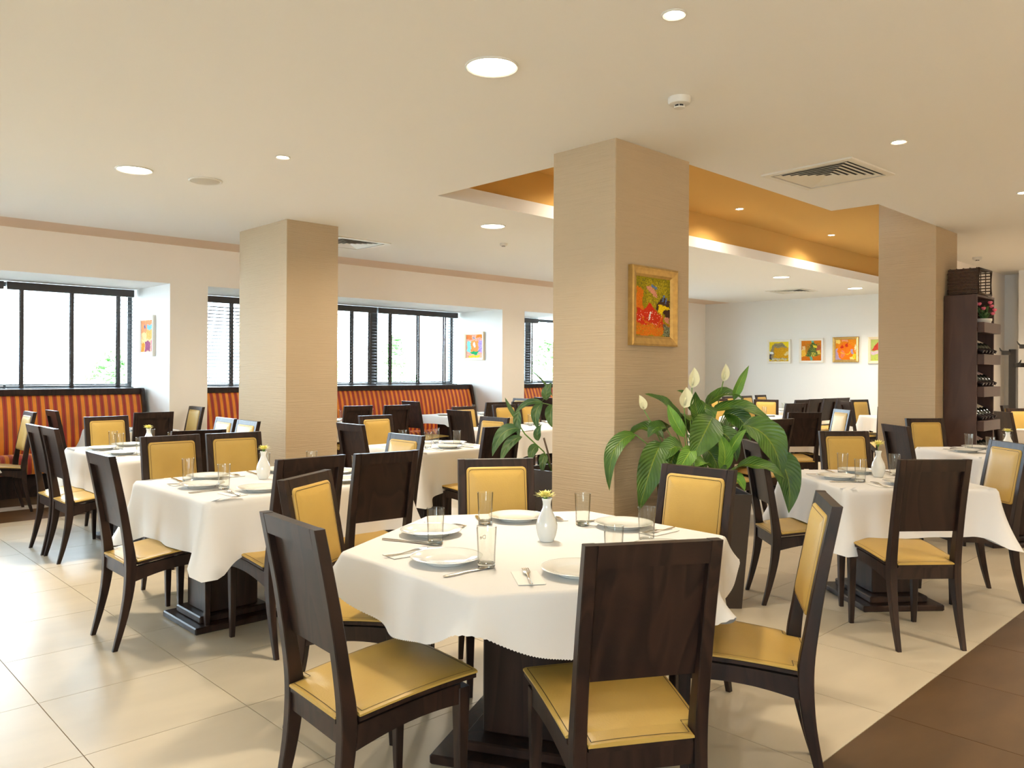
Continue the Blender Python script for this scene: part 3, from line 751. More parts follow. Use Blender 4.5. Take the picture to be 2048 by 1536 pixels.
def ray_poly(poly, a_):
    d = (math.cos(a_), math.sin(a_)); best = None
    for (x0, y0), (x1, y1) in zip(poly, poly[1:] + poly[:1]):
        ex, ey = x1 - x0, y1 - y0; den = d[0] * ey - d[1] * ex
        if abs(den) < 1e-9: continue
        t = (x0 * ey - y0 * ex) / den; s_ = (x0 * d[1] - y0 * d[0]) / den
        if t > 0 and -1e-6 <= s_ <= 1 + 1e-6 and (best is None or t < best): best = t
    return best
def cloth(cx_, cy_, rz, poly, cloth_r, label, N=300, seed=1, wav=0.012, fold=0.30, pink=0.0, cwid=0.07, flare=0.07):
    """poly: table outline (convex, around 0). cloth_r(angle): distance from the centre to the hem along the flat cloth."""
    rr = random.Random(seed)
    b = MB(); topn = 5; hang = 14
    # angles: even along the perimeter plus dense at corners
    ang = [2 * PI * i / N for i in range(N)]
    edge = [ray_poly(poly, a_) for a_ in ang]
    def sm(arr, k):
        n = len(arr); return [sum(arr[(i + j) % n] for j in range(-k, k + 1)) / (2 * k + 1) for i in range(n)]
    kk = max(1, N // 260)
    edge = sm(edge, kk)
    # outward normals, smoothed over the corners
    nx, ny = [], []
    pts = [(e * math.cos(a_), e * math.sin(a_)) for e, a_ in zip(edge, ang)]
    for i in range(N):
        (xa, ya), (xb, yb2) = pts[i - 1], pts[(i + 1) % N]
        tx, ty = xb - xa, yb2 - ya; l = math.hypot(tx, ty) or 1; nx.append(ty / l); ny.append(-tx / l)
    nx, ny = sm(nx, kk), sm(ny, kk)
    corner_a = [math.atan2(y, x) % (2 * PI) for x, y in poly]
    ph = [rr.uniform(0, 2 * PI) for _ in range(4)]
    rings = [[] for _ in range(topn + hang + 1)]
    for i in range(N):
        a_, e = ang[i], edge[i]
        n_ = math.hypot(nx[i], ny[i]) or 1; ox, oy = nx[i] / n_, ny[i] / n_
        dc = min(abs((a_ - c + PI) % (2 * PI) - PI) for c in corner_a)
        sc = ((a_ - min(corner_a, key=lambda c: abs((a_ - c + PI) % (2 * PI) - PI)) + PI) % (2 * PI)) - PI
        if callable(cloth_r): L = max(.04, cloth_r(a_) - e)
        else:
            tt = min(math.hypot(pts[i][0] - x, pts[i][1] - y) for x, y in poly); L = cloth_r * (1 + .40 * math.exp(-(tt / (.13 if sc > 0 else .05)) ** 1.3))
        cw = math.exp(-abs(dc) / cwid) - .30 * math.exp(-((dc - 2.6 * cwid) / (1.1 * cwid)) ** 2)
        wv = math.sin(a_ * 9 + ph[0]) * .5 + math.sin(a_ * 15 + ph[1]) * .35 + math.sin(a_ * 4 + ph[2]) * .4
        for k in range(topn):
            r_ = (e - .012) * (k + 1) / topn
            rings[k].append((r_ * math.cos(a_), r_ * math.sin(a_), ZT + .0015))
        for k in range(hang + 1):
            s_ = L * k / hang; q = s_ / max(L, .01)
            rd = .012
            out = rd * (1 - math.exp(-s_ / rd)) - rd + .003
            out += flare * s_ * (.4 + .6 * q) + wav * wv * q ** 1.3 * (1 - .6 * cw) + fold * s_ * cw * (.3 + .7 * q)
            dz = rd * (1 - math.exp(-s_ / rd * .6)) * 0.2 + max(0.0, s_ - rd * (1 - math.exp(-s_ / rd))) * math.sqrt(max(.2, 1 - (fold * cw + flare) ** 2)) 
            # the corner cone leans to one side
            tw = .05 * s_ * cw * q * (1 if sc > -.02 else .3)
            x = e * math.cos(a_) + ox * out - oy * tw; y = e * math.sin(a_) + oy * out + ox * tw
            z = ZT + .0015 - dz
            if k == hang and pink: z += pink * (1 if i % 2 else -1)
            rings[topn + k].append((x, y, z))
    b.v.append((0, 0, ZT + .0015)); o = 1
    for r_ in rings: b.v += r_
    for i in range(N):
        b.f.append((0, 1 + i, 1 + (i + 1) % N)); b.mi.append(0)
    for k in range(len(rings) - 1):
        for i in range(N):
            j = (i + 1) % N
            b.f.append((1 + k * N + i, 1 + (k + 1) * N + i, 1 + (k + 1) * N + j, 1 + k * N + j)); b.mi.append(0)
    ob = link('tablecloth', b.mesh('tablecloth', M['cloth'], True), None, (cx_, cy_, 0), rz)
    tag(ob, label, 'tablecloth', 'white tablecloths'); return ob
def rectpoly(hx, hy): return [(hx, hy), (-hx, hy), (-hx, -hy), (hx, -hy)]
def rect_r(hx, hy): return lambda a_: min(hx / max(1e-6, abs(math.cos(a_))), hy / max(1e-6, abs(math.sin(a_))))

# ------------------------------------------------------------------ tableware
def glass_meshes():
    h, rb, rt = .138, .0295, .0345
    wall = MB().lathe([(rb, .014), (rb + .001, .05), (rt, h - .002), (rt - .0004, h), (rt - .0014, h), (rt - .002, h - .003), (rb - .0012, .05), (rb - .002, .0155)], 32).mesh('tumbler', M['glass'], True)
    base = MB().lathe([(0, .0), (rb - .004, .0), (rb - .001, .002), (rb, .006), (rb, .014), (rb - .002, .0155), (rb - .006, .0125), (0, .011)], 32).mesh('glass_base', M['glass_base'], True, 40)
    return wall, base
G_WALL, G_BASE = glass_meshes()
PLATE = MB().lathe([(0, .006), (.068, .006), (.078, .008), (.088, .0135), (.118, .0195), (.125, .021), (.1258, .0225), (.1245, .0232), (.117, .0222), (.088, .0168), (.078, .0115), (.07, .0092), (0, .0085)][::-1], 48).mesh('dinner_plate', M['porcelain'], True, 50)
PLATE_foot = None
def plate_mesh():
    b = MB()
    b.lathe([(0, .0085), (.07, .0092), (.078, .0115), (.088, .0168), (.117, .0222), (.1245, .0232), (.1258, .0225), (.125, .021), (.118, .0185), (.088, .0125), (.076, .003), (.074, .0), (.068, .0), (.066, .004), (0, .004)], 48)
    return b.mesh('dinner_plate', M['porcelain'], True, 50)
PLATE = plate_mesh()
def knife_mesh():
    b = MB(); n = 14; L = .215; rings = []
    for i in range(n + 1):
        t = i / n; y = -L / 2 + L * t
        if t < .48: w_, th = .0050 + .0022 * math.sin(t / .48 * PI) + (.001 if t < .3 else 0), .0028
        else:
            u = (t - .48) / .52; w_, th = (.0045 + .0055 * min(1, u * 3)) * (1 if u < .75 else max(.08, math.sqrt(max(0, 1 - ((u - .75) / .25) ** 2)))), .0011
        z = .0030
        rings.append([(-w_, y, z - th), (w_, y, z - th), (w_, y, z + th * .6), (0, y, z + th), (-w_, y, z + th * .6)])
    return b.loft(rings).mesh('table_knife', M['steel'], True, 50)
def fork_mesh():
    b = MB(); L = .195; rings = []; n = 14
    def zf(t): return .0055 + .006 * math.sin(max(0, (t - .35) / .65) * PI) - .003 * math.sin(t * PI)
    for i in range(n + 1):
        t = i / n * .74; y = -L / 2 + L * t
        w_ = .0052 - .0022 * min(1, t / .45) if t < .55 else .003 + (.0092) * min(1, (t - .55) / .14)
        th = .0018
        z = zf(t)
        rings.append([(-w_, y, z - th), (w_, y, z - th), (w_, y, z + th * .4), (0, y, z + th), (-w_, y, z + th * .4)])
    b.loft(rings)
    for k in range(4):
        xc = -.0094 + k * .00627; rg = []
        for i in range(5):
            t = .725 + .275 * i / 4; y = -L / 2 + L * t; w_ = .0020 * (1 - .4 * i / 4); z = zf(t)
            rg.append([(xc - w_, y, z - .0012), (xc + w_, y, z - .0012), (xc + w_, y, z + .0012), (xc - w_, y, z + .0012)])
        b.loft(rg)
    return b.mesh('table_fork', M['steel'], True, 50)
KNIFE, FORK = knife_mesh(), fork_mesh()
NAPKIN = MB().box(-.044, .044, -.082, .082, 0, .0022, bevel=.0006).mesh('paper_napkin', M['napkin'])
VASE = MB().lathe([(0, 0), (.027, 0), (.029, .004), (.036, .022), (.0415, .048), (.0415, .066), (.036, .088), (.025, .110), (.0175, .128), (.0155, .142), (.017, .154), (.0205, .165), (.0195, .1665), (.015, .154), (.0135, .142), (.0135, .12), (0, .11)], 36).mesh('bud_vase', M['porcelain'], True, 60)
def petals_mesh():
    b = MB(); rr = random.Random(3)
    for ring, (n, L, el, z0) in enumerate(((17, .040, 12, 0), (15, .037, 26, .003), (12, .030, 46, .005), (8, .020, 66, .006))):
        for i in range(n):
            a_ = 2 * PI * i / n + ring * .21 + rr.uniform(-.08, .08); e = R(el + rr.uniform(-7, 7)); l = L * rr.uniform(.85, 1.12); w_ = .0046
            d = Vector((math.cos(a_) * math.cos(e), math.sin(a_) * math.cos(e), math.sin(e))); s_ = Vector((-math.sin(a_), math.cos(a_), 0)); nn = d.cross(s_)
            p0 = Vector((math.cos(a_) * .004, math.sin(a_) * .004, z0))
            P = [p0 - s_ * w_ * .4, p0 + s_ * w_ * .4, p0 + d * l * .6 + s_ * w_ + nn * .001, p0 + d * l + s_ * w_ * .35 - nn * .002, p0 + d * l - s_ * w_ * .35 - nn * .002, p0 + d * l * .6 - s_ * w_ + nn * .001]
            b.add(P, [(0, 1, 2, 5), (5, 2, 3, 4)])
    return b.mesh('petals', M['petal'], True)
PETALS = petals_mesh()
CALYX = MB().lathe([(.002, -.016), (.008, -.008), (.0095, .001), (.006, .004), (0, .004)], 12).mesh('calyx', M['stem'], True)

def glass(x, y, rz, label, z=ZT + .003):
    t = link('water_glass', G_WALL, None, (x, y, z), rz); tag(t, label, 'glass', 'straight water glasses'); link('glass_base', G_BASE, t); return t
def plate(x, y, label, z=ZT + .003):
    return tag(link('dinner_plate', PLATE, None, (x, y, z)), label, 'plate', 'white dinner plates')
def vase(x, y, tname, hh, seed, z=ZT + .003):
    tag(link('bud_vase', VASE, None, (x, y, z)), 'small white bud vase on the ' + tname, 'vase', 'white bud vases')
    rr = random.Random(seed)
    t = tag(empty('yellow_flower', (x, y, z + .112)), 'yellow daisy-like flower in the vase on the ' + tname, 'flower', 'yellow flowers in bud vases')
    lean = (rr.uniform(-.006, .006), rr.uniform(-.006, .006))
    link('stem', MB().tube([(0, 0, 0), (lean[0] * .4, lean[1] * .4, .045), (lean[0], lean[1], .052 + hh)], .0022, 8).mesh('stem', M['stem'], True), t)
    h_ = link('flower_head', PETALS, t, (lean[0], lean[1], .058 + hh), rr.uniform(0, 6)); h_.rotation_euler[0] = rr.uniform(-.12, .12)
    link('calyx', CALYX, t, (lean[0], lean[1], .060 + hh))

def setting(cx_, cy_, ang, edge, seat, tname, full=True, jit=None, gl=True, side=0.0):
    """one place setting. ang: direction from the table centre to the seat; edge: distance from centre to the table edge there; side: shift along the edge"""
    rr = random.Random(hash((round(cx_, 2), round(cy_, 2), round(ang))) & 0xffff if jit is None else jit)
    a_ = R(ang); u = Vector((math.cos(a_), math.sin(a_), 0)); rt = Vector((-u.y, u.x, 0))     # rt: the sitter's right hand, facing -u
    c = Vector((cx_, cy_, 0)) + rt * side
    j = lambda s_=.012: rr.uniform(-s_, s_)
    p = c + u * (edge - .185 + j())
    where = ' before the %s at the %s' % (seat, tname)
    plate(p.x, p.y, 'white dinner plate' + where)
    if gl:
        g = c + u * (edge - .27 + j(.02)) + rt * (.155 + j(.02)); glass(g.x, g.y, j(3), 'straight clear water glass' + where)
    if full:
        z = ZT + .003
        k = c + u * (edge - .17 + j(.015)) + rt * (.165 + j(.01))
        tag(link('table_knife', KNIFE, None, (k.x, k.y, z), a_ + PI / 2 + j(.08)), 'steel table knife' + where, 'knife', 'table knives')
        f_ = c + u * (edge - .165 + j(.015)) - rt * (.175 + j(.01)); ra = a_ + PI / 2 + j(.12)
        tag(link('paper_napkin', NAPKIN, None, (f_.x, f_.y, z), ra), 'paper napkin under the fork' + where, 'napkin', 'paper napkins')
        tag(link('table_fork', FORK, None, (f_.x, f_.y, z + .0024), ra + j(.1)), 'steel fork on a napkin' + where, 'fork', 'table forks')

# ================================================================== furniture layout
# --- T1: six-sided table in the foreground
hexp = [(.765 * math.cos(R(60 * k)), .765 * math.sin(R(60 * k))) for k in range(6)]
T1 = (2.225, 2.125)
table(*T1, R(28), hexp, [(0, 0)], 'dark pedestal table under the six-sided cloth in the foreground', (0.36, 0.36), (0.66, 0.66))
cloth(*T1, R(28), hexp, lambda a_: .885, 'short white cloth with a pinked hem on the six-sided foreground table', N=900, seed=4, wav=.016, fold=.45, pink=.0016, cwid=.13, flare=.10)
N1 = 'six-sided table'
chair(1.69, 1.22, 59, 'dining chair seen from behind at front centre, nearest the viewer')
chair(1.15, 2.12, -4, 'dining chair at front left of the six-sided table, back panel towards the viewer')
chair(1.69, 2.99, 300, 'dining chair at the rear left of the six-sided table, pad facing us')
chair(2.70, 2.91, 236, 'dining chair behind the six-sided table, left of the central pillar')
chair(3.17, 2.04, 182, 'dining chair in front of the peace lily planter')
chair(2.73, 1.23, 123, 'dining chair seen side-on at the right of the six-sided table')
seats1 = [(178, 'front left chair'), (118, 'rear left chair'), (58, 'back chair'), (-2, 'peace lily chair'), (-62, 'right-hand chair'), (238, 'front chair')]
for a_, s_ in seats1: setting(*T1, a_, .663, s_, N1)
vase(2.26, 2.14, 'six-sided table', .0, 1)
# faint lettering on the far side of the nearest tumbler
tc_ = bpy.data.curves.new('glass_lettering', 'FONT'); tc_.body = 'De'; tc_.size = .019; tc_.align_x = 'CENTER'
tmp = bpy.data.objects.new('tmp', tc_); COL.objects.link(tmp)
dg = bpy.context.evaluated_depsgraph_get(); lm = bpy.data.meshes.new_from_object(tmp.evaluated_get(dg)); bpy.data.objects.remove(tmp)
lm.materials.clear(); lm.materials.append(M['print'])
# --- T2
T2 = (2.29, 4.43)
N2 = 'table behind it on the left'
N2 = 'left middle table'
table(*T2, 0, rectpoly(.63, .52), [(-.31, 0), (.31, 0)], 'dark twin-pedestal table under the left middle cloth')
cloth(*T2, 0, rectpoly(.63, .52), 0.29, 'long white cloth hanging in corner points on the left middle table', seed=9)
chair(1.32, 4.42, 0, 'dining chair at the near left end of the left middle table')
chair(3.26, 4.41, 181, 'dining chair at the far right end of the left middle table')
chair(2.05, 3.57, 90, 'dark chair back just behind the tilted yellow chair, left middle table')
chair(2.48, 3.53, 84, 'dark chair back left of the central yellow chair, left middle table')
chair(2.02, 5.33, 269, 'left one of two yellow-backed chairs beyond the left middle table')
chair(2.44, 5.30, 265, 'right one of two yellow-backed chairs beyond the left middle table')
for a_, e, s_, sd in ((180, .63, 'end chair', 0), (0, .63, 'far end chair', 0), (270, .52, 'near left chair', -.25), (270, .52, 'near right chair', .26), (90, .52, 'far left chair', .26), (90, .52, 'far right chair', -.22)):
    setting(*T2, a_, e, s_, N2, side=sd)
vase(2.27, 4.52, 'left middle table', .006, 2)
# --- T3
T3 = (2.37, 6.75)
table(*T3, 0, rectpoly(.44, .64), [(0, -.3), (0, .3)], 'dark twin-pedestal table under the far left cloth')
cloth(*T3, 0, rectpoly(.44, .64), 0.29, 'white cloth on the far left table, lit blue by the windows', seed=12)
chair(1.61, 6.98, 0, 'farther one of two dark chairs side by side at the left edge')
chair(1.62, 6.59, 0, 'nearer one of two dark chairs side by side at the left edge')
chair(3.12, 6.92, 180, 'farther of two pale-backed chairs left of the left pillar')
chair(3.11, 6.46, 180, 'nearer of two pale-backed chairs left of the left pillar')
chair(2.39, 7.83, 272, 'tan-backed chair facing us in front of the left banquette')
chair(2.35, 5.66, 84, 'dark chair back hidden behind two yellow-backed chairs')
N3 = 'far left table'
for a_, e, s_, sd in ((180, .44, 'farther left chair', -.26), (180, .44, 'nearer left chair', .22), (0, .44, 'farther right chair', .24), (0, .44, 'nearer right chair', -.24), (90, .64, 'tan-backed chair', 0), (270, .64, 'hidden chair', 0)):
    setting(*T3, a_, e, s_, N3, full=(a_ in (180, 90)), side=sd)
vase(2.42, 6.85, 'far left table', .0, 3)
# --- T4: left banquette tables
T4 = (3.04, 9.12)
table(*T4, 0, rectpoly(.38, .40), [(0, 0)], 'small dark table at the left banquette')
cloth(*T4, 0, rectpoly(.38, .40), 0.17, 'white cloth on the small table at the left banquette', seed=14, N=200)
chair(2.98, 8.29, 86, 'dark chair back before the small table at the left banquette')
chair(2.30, 9.26, 0, 'chair seen edge-on at the left end of the small banquette table')
chair(3.80, 9.22, 180, 'pale-backed chair beside the wall at the end of the left banquette')
setting(*T4, 270, .42, 'dark chair', 'left banquette table', full=False); setting(*T4, 180, .42, 'edge-on chair', 'left banquette table', full=False); setting(*T4, 0, .42, 'pale-backed chair', 'left banquette table', full=False)
T4b = (1.22, 9.15)
table(*T4b, 0, rectpoly(.42, .42), [(0, 0)], 'dark table at the left edge of the photo')
cloth(*T4b, 0, rectpoly(.42, .42), 0.26, 'white cloth corner at the left edge of the photo', seed=15, N=200)
chair(2.07, 9.11, 180, 'pale-backed chair against the striped banquette at far left')
# --- T6: middle table between the pillars
T6 = (4.33, 5.52)
table(*T6, 0, rectpoly(.44, .44), [(0, 0)], 'dark table between the two pillars')
cloth(*T6, 0, rectpoly(.44, .44), 0.33, 'white cloth on the table between the two pillars', seed=17)
chair(3.55, 5.57, 0, 'dark chair back against the left pillar')
chair(4.39, 6.45, 271, 'yellow-backed chair right of the left pillar')
chair(5.09, 5.50, 181, 'pale yellow-backed chair behind the table between the pillars')
chair(4.30, 4.56, 88, 'dark chair back behind the climbing plant')
N6 = 'table between the pillars'
for a_, s_ in ((0, 'pale yellow chair'), (90, 'yellow-backed chair'), (180, 'left dark chair'), (270, 'dark plant-side chair')): setting(*T6, a_, .44, s_, N6)
# --- T7: long table before the middle niche
T7 = (6.75, 6.62)
table(*T7, 0, rectpoly(.80, .42), [(-.24, 0), (.36, 0)], 'long dark table seen beyond the climbing plant')
cloth(*T7, 0, rectpoly(.80, .42), 0.28, 'cream-lit cloth on the long table beyond the climbing plant', seed=19)
chair(5.63, 6.67, 0, 'dark chair back at the left end of the long table')
chair(6.28, 7.34, 272, 'yellow-backed chair half hidden by a dark chair, long table')
chair(7.05, 7.45, 266, 'yellow-backed chair left of the climbing plant, long table')
chair(7.50, 7.45, 270, 'yellow-backed chair behind the climbing plant leaves')
N7 = 'long plant-side table'
for sd, s_ in ((-.5, 'half hidden chair'), (.25, 'middle yellow chair'), (.65, 'leaf-hidden chair')): setting(*T7, 90, .42, s_, N7, full=False, side=-sd)
setting(*T7, 180, .8, 'dark end chair', N7, full=False)
# --- T8, T9, T11: tables at the middle and right banquettes
T8 = (5.62, 9.12)
table(*T8, 0, rectpoly(.55, .40), [(0, 0)], 'dark table at the left end of the middle banquette')
cloth(*T8, 0, rectpoly(.55, .40), 0.25, 'cloth on the table at the left end of the middle banquette', seed=21, N=200)
chair(5.40, 8.29, 84, 'left of two dark chair backs before the middle banquette')
chair(5.88, 8.15, 88, 'right of two dark chair backs before the middle banquette')
setting(*T8, 270, .40, 'left dark chair', 'middle banquette table', full=False, side=-.2); setting(*T8, 270, .40, 'right dark chair', 'middle banquette table', full=False, side=.25)
T9 = (7.78, 9.10)
table(*T9, 0, rectpoly(.58, .40), [(-.25, 0), (.25, 0)], 'dark table at the right end of the middle banquette')
cloth(*T9, 0, rectpoly(.58, .40), 0.12, 'short cloth on the table at the right end of the middle banquette', seed=22, N=200)
chair(6.74, 9.03, 1, 'dark chair back standing tallest against the middle banquette')
chair(7.52, 8.08, 84, 'dark chair back peeking over the left yellow-backed chair')
chair(7.98, 8.05, 86, 'dark chair back peeking over the leaf-hidden chair')
chair(8.86, 8.94, 181, 'pale blue-lit chair below the wall between two niches')
for a_, e, s_, sd in ((180, .58, 'tall dark chair', 0), (270, .40, 'left peeking chair', -.25), (270, .40, 'right peeking chair', .25), (0, .58, 'blue-lit chair', 0)):
    setting(*T9, a_, e, s_, 'right-end banquette table', full=False, side=sd)
T11 = (10.35, 9.10)
table(*T11, 0, rectpoly(.42, .40), [(0, 0)], 'dark table at the banquette by the central pillar')
cloth(*T11, 0, rectpoly(.42, .40), 0.24, 'cloth on the banquette table by the central pillar', seed=23, N=160)
chair(9.45, 9.05, 3, 'dark chair back left of the central pillar, before the right banquette')
# --- right-hand tables, turned towards the aisle
R1 = (5.14, 1.985)
table(*R1, R(50), rectpoly(.46, .46), [(0, 0)], 'dark pedestal table under the right foreground cloth', base=(.56, .50))
cloth(*R1, R(50), rectpoly(.46, .46), 0.28, 'white cloth on the right foreground table', seed=31, fold=.32)
chair(4.35, 1.41, 50, 'dining chair seen from behind on the right, beside the brown tiles')
chair(5.93, 2.56, 230, 'yellow-backed chair beyond the right foreground table')
chair(4.575, 2.55, -44, 'dark chair left of the right foreground table, behind a lily leaf')
chair(5.82, 1.44, 138, 'yellow-backed chair cut by the right edge of the photo')
NR1 = 'right foreground table'
for a_, s_ in ((230, 'front chair'), (50, 'yellow-backed chair'), (140, 'leaf-side chair'), (320, 'right-edge chair')): setting(*R1, a_, .46, s_, NR1)
vase(5.20, 2.02, 'right foreground table', .035, 5)
R2 = (7.65, 1.98)
table(*R2, R(51), rectpoly(.46, .46), [(0, 0)], 'dark pedestal table in front of the wine shelf', base=(.56, .50))
cloth(*R2, R(51), rectpoly(.46, .46), 0.28, 'white cloth on the table in front of the wine shelf', seed=32, fold=.32)
chair(6.94, 2.56, -39, 'dark chair back right of the yellow flower on the right')
chair(8.21, 2.76, 231, 'yellow-backed chair between the right pillar and the wine shelf')
NR2 = 'wine shelf table'
for a_, s_ in ((231, 'near side'), (51, 'yellow-backed chair'), (141, 'dark chair'), (321, 'far right side')): setting(*R2, a_, .46, s_, NR2)
vase(7.72, 1.93, 'wine shelf table', .0, 6)
R3 = (11.02, 2.06)
table(*R3, R(45), rectpoly(.44, .44), [(0, 0)], 'dark table beyond the wine shelf', base=(.56, .50))
cloth(*R3, R(45), rectpoly(.44, .44), 0.28, 'white cloth on the table beyond the wine shelf', seed=33, N=160)
chair(10.38, 2.67, -42, 'dark chair back just right of the wine shelf', False)
chair(11.55, 2.75, 231, 'yellow-backed chair beside the coat stand', False)
chair(12.46, 3.14, 268, 'farthest yellow-backed chair right of the wine shelf', False)
# --- far centre tables
F0 = (6.72, 4.42)
table(*F0, 0, rectpoly(.60, .42), [(-.3, 0), (.3, 0)], 'dark table behind the peace lily')
cloth(*F0, 0, rectpoly(.60, .42), 0.26, 'white cloth on the table behind the peace lily', seed=41, N=200)
chair(6.98, 3.59, 85, 'dark chair back just right of the peace lily leaves')
chair(6.42, 3.60, 84, 'dark chair half hidden behind the peace lily')
setting(*F0, 270, .42, 'dark chair', 'lily-side table', full=False, side=.25); setting(*F0, 270, .42, 'half hidden chair', 'lily-side table', full=False, side=-.3); setting(*F0, 90, .42, 'far side', 'lily-side table', full=False, side=-.3)
F1 = (8.86, 4.74)
table(*F1, R(50), rectpoly(.44, .44), [(0, 0)], 'dark table left of the right pillar')
cloth(*F1, R(50), rectpoly(.44, .44), 0.26, 'white cloth on the table left of the right pillar', seed=42, N=200)
chair(8.33, 4.02, 52, 'broad dark chair back seen square-on left of the right pillar')
chair(9.37, 4.05, 142, 'pale chair with a blue-lit frame left of the right pillar')
chair(9.42, 5.40, 232, 'small yellow-backed chair just above a drooping lily leaf', False)
F3 = (10.95, 6.10)
table(*F3, R(20), rectpoly(.42, .42), [(0, 0)], 'distant dark table right of the lily')
cloth(*F3, R(20), rectpoly(.42, .42), 0.26, 'distant white cloth right of the lily', seed=43, N=160)
chair(10.66, 5.28, 72, 'slim dark chair back left of the row of dark chairs', False)
chair(11.72, 6.30, 205, 'yellow-backed chair facing us beyond the lily', False)
chair(11.30, 6.92, 250, 'yellow-backed chair half hidden by the top lily leaf', False)
setting(*F3, 290, .42, 'slim dark chair', 'distant lily-side table', full=False)
F2 = (13.0, 6.72)
table(*F2, 0, rectpoly(1.05, .42), [(-.6, 0), (.6, 0)], 'long dark table below the row of paintings')
cloth(*F2, 0, rectpoly(1.05, .42), 0.26, 'white cloth on the long table below the paintings', seed=44, N=200)
for i, (x, y, s_) in enumerate(((12.11, 5.89, 'first'), (12.66, 5.92, 'second'), (13.2, 5.93, 'third'), (13.66, 5.90, 'fourth'))):
    chair(x, y, 84, '%s from the left in the row of dark chair backs below the paintings' % s_, False)
chair(12.62, 7.52, 270, 'yellow-backed chair nearest the lily below the end wall', False)
chair(13.25, 7.52, 272, 'left of two small yellow-backed chairs against the end wall', False)
chair(13.95, 7.62, 270, 'right of two small yellow-backed chairs against the end wall', False)
for i, s_ in enumerate(('first', 'second', 'third', 'fourth')):
    setting(*F2, 270, .42, s_ + ' dark chair', 'long table below paintings', full=False, side=-.85 + i * .55)
F4 = (12.55, 4.62)
table(*F4, R(45), rectpoly(.40, .40), [(0, 0)], 'distant dark table beside the right pillar')
cloth(*F4, R(45), rectpoly(.40, .40), 0.22, 'distant white cloth corner beside the right pillar', seed=45, N=160)
chair(12.06, 5.18, -46, 'slim dark chair back beside a yellow-backed chair near the right pillar', False)
chair(13.0, 5.36, 251, 'yellow-backed chair next to the right pillar', False)
chair(10.60, 3.93, 30, 'dark chair edge just left of the right pillar', False)

for o in COL.objects:
    if o.get('label') == 'straight clear water glass before the front left chair at the six-sided table':
        # text on the far side of the glass, so it reads mirrored through it
        t = link('lettering', lm, o); away = Vector((math.cos(YAW), math.sin(YAW), 0)); ang = YAW + .42
        t.location = (0, 0, .088); t.rotation_euler = (0, 0, 0)
        t.matrix_parent_inverse = Matrix.Identity(4)
        rzz = o.rotation_euler[2]
        t.location = (.0335 * math.cos(ang - rzz), .0335 * math.sin(ang - rzz), .088); t.rotation_euler = (R(90), 0, ang - rzz + PI / 2)
        break

# ------------------------------------------------------------------ pictures
def picture(center, facing, wv, hv, frame_w, fmat, shapes, base, label, depth=.03, seed=1, grid=56, deep=1.0):
    """facing: outward horizontal normal angle; shapes: (kind, data, colour) painted in order, coordinates 0..1 from bottom left"""
    t = tag(empty('framed_painting', center, facing + PI / 2), label, 'painting', 'framed abstract paintings')   # local -Y is the outward side
    W, Hh = wv / 2, hv / 2; iw, ih = W - frame_w, Hh - frame_w
    prof = [(0, 0), (0, -depth), (.18, -depth * 1.15), (.45, -depth * .95), (.75, -depth * .8), (1, -depth * .45), (1, 0)]
    b = MB(); rings = []
    for u, y in prof:
        x_, z_ = W - frame_w * u, Hh - frame_w * u
        rings.append([(-x_, y, -z_), (x_, y, -z_), (x_, y, z_), (-x_, y, z_)])
    b.loft([r_[::-1] for r_ in rings], cap=False); link('frame', b.mesh('frame', fmat), t)
    rr = random.Random(seed); b = MB(); cols = []
    nx_ = grid; nz_ = int(grid * ih / iw)
    for j in range(nz_ + 1):
        for i in range(nx_ + 1): b.v.append((-iw + 2 * iw * i / nx_, -depth * .4, -ih + 2 * ih * j / nz_))
    for j in range(nz_):
        for i in range(nx_):
            o = j * (nx_ + 1) + i; b.f.append((o, o + 1, o + nx_ + 2, o + nx_ + 1)); b.mi.append(0)
            x = (i + .5) / nx_; z = (j + .5) / nz_
            wx = x + .02 * math.sin(z * 21 + seed) + rr.uniform(-.012, .012); wz = z + .02 * math.sin(x * 17 + seed * 2) + rr.uniform(-.012, .012)
            c = base
            for kind, d, col in shapes:
                if kind == 'e': hit = ((wx - d[0]) / d[2]) ** 2 + ((wz - d[1]) / d[3]) ** 2 < 1
                elif kind == 'r': hit = d[0] < wx < d[2] and d[1] < wz < d[3]
                elif kind == 'a': q = math.sqrt(((wx - d[0]) / d[2]) ** 2 + ((wz - d[1]) / d[3]) ** 2); hit = abs(q - 1) < d[4] and (wz < d[1] if d[5] < 0 else wz > d[1])
                elif kind == 's': hit = d[0] < wx < d[2] and d[1] < wz < d[3] and rr.random() < d[4]
                elif kind == 'p':
                    hit = False; n = len(d)
                    for q in range(n):
                        (xa, za), (xb, zb) = d[q], d[(q + 1) % n]
                        if (za > wz) != (zb > wz) and wx < (xb - xa) * (wz - za) / (zb - za) + xa: hit = not hit
                if hit: c = col
            v = 1 + rr.uniform(-.16, .16); cols.append(tuple(min(1, k * v) ** deep for k in c))
    me = b.mesh('canvas', M['paint']); ca = me.color_attributes.new('paint', 'BYTE_COLOR', 'CORNER')
    for p in me.polygons:
        for li in p.loop_indices: ca.data[li].color = (*cols[p.index], 1)
    link('canvas', me, t)
pm = bpy.data.materials.new('oil_paint'); pm.use_nodes = True
vc = pm.node_tree.nodes.new('ShaderNodeVertexColor'); vc.layer_name = 'paint'
pm.node_tree.links.new(vc.outputs['Color'], pm.node_tree.nodes['Principled BSDF'].inputs['Base Color']); pm.node_tree.nodes['Principled BSDF'].inputs['Roughness'].default_value = .8; pm.node_tree.nodes['Principled BSDF'].inputs['Specular IOR Level'].default_value = .08
M['paint'] = pm
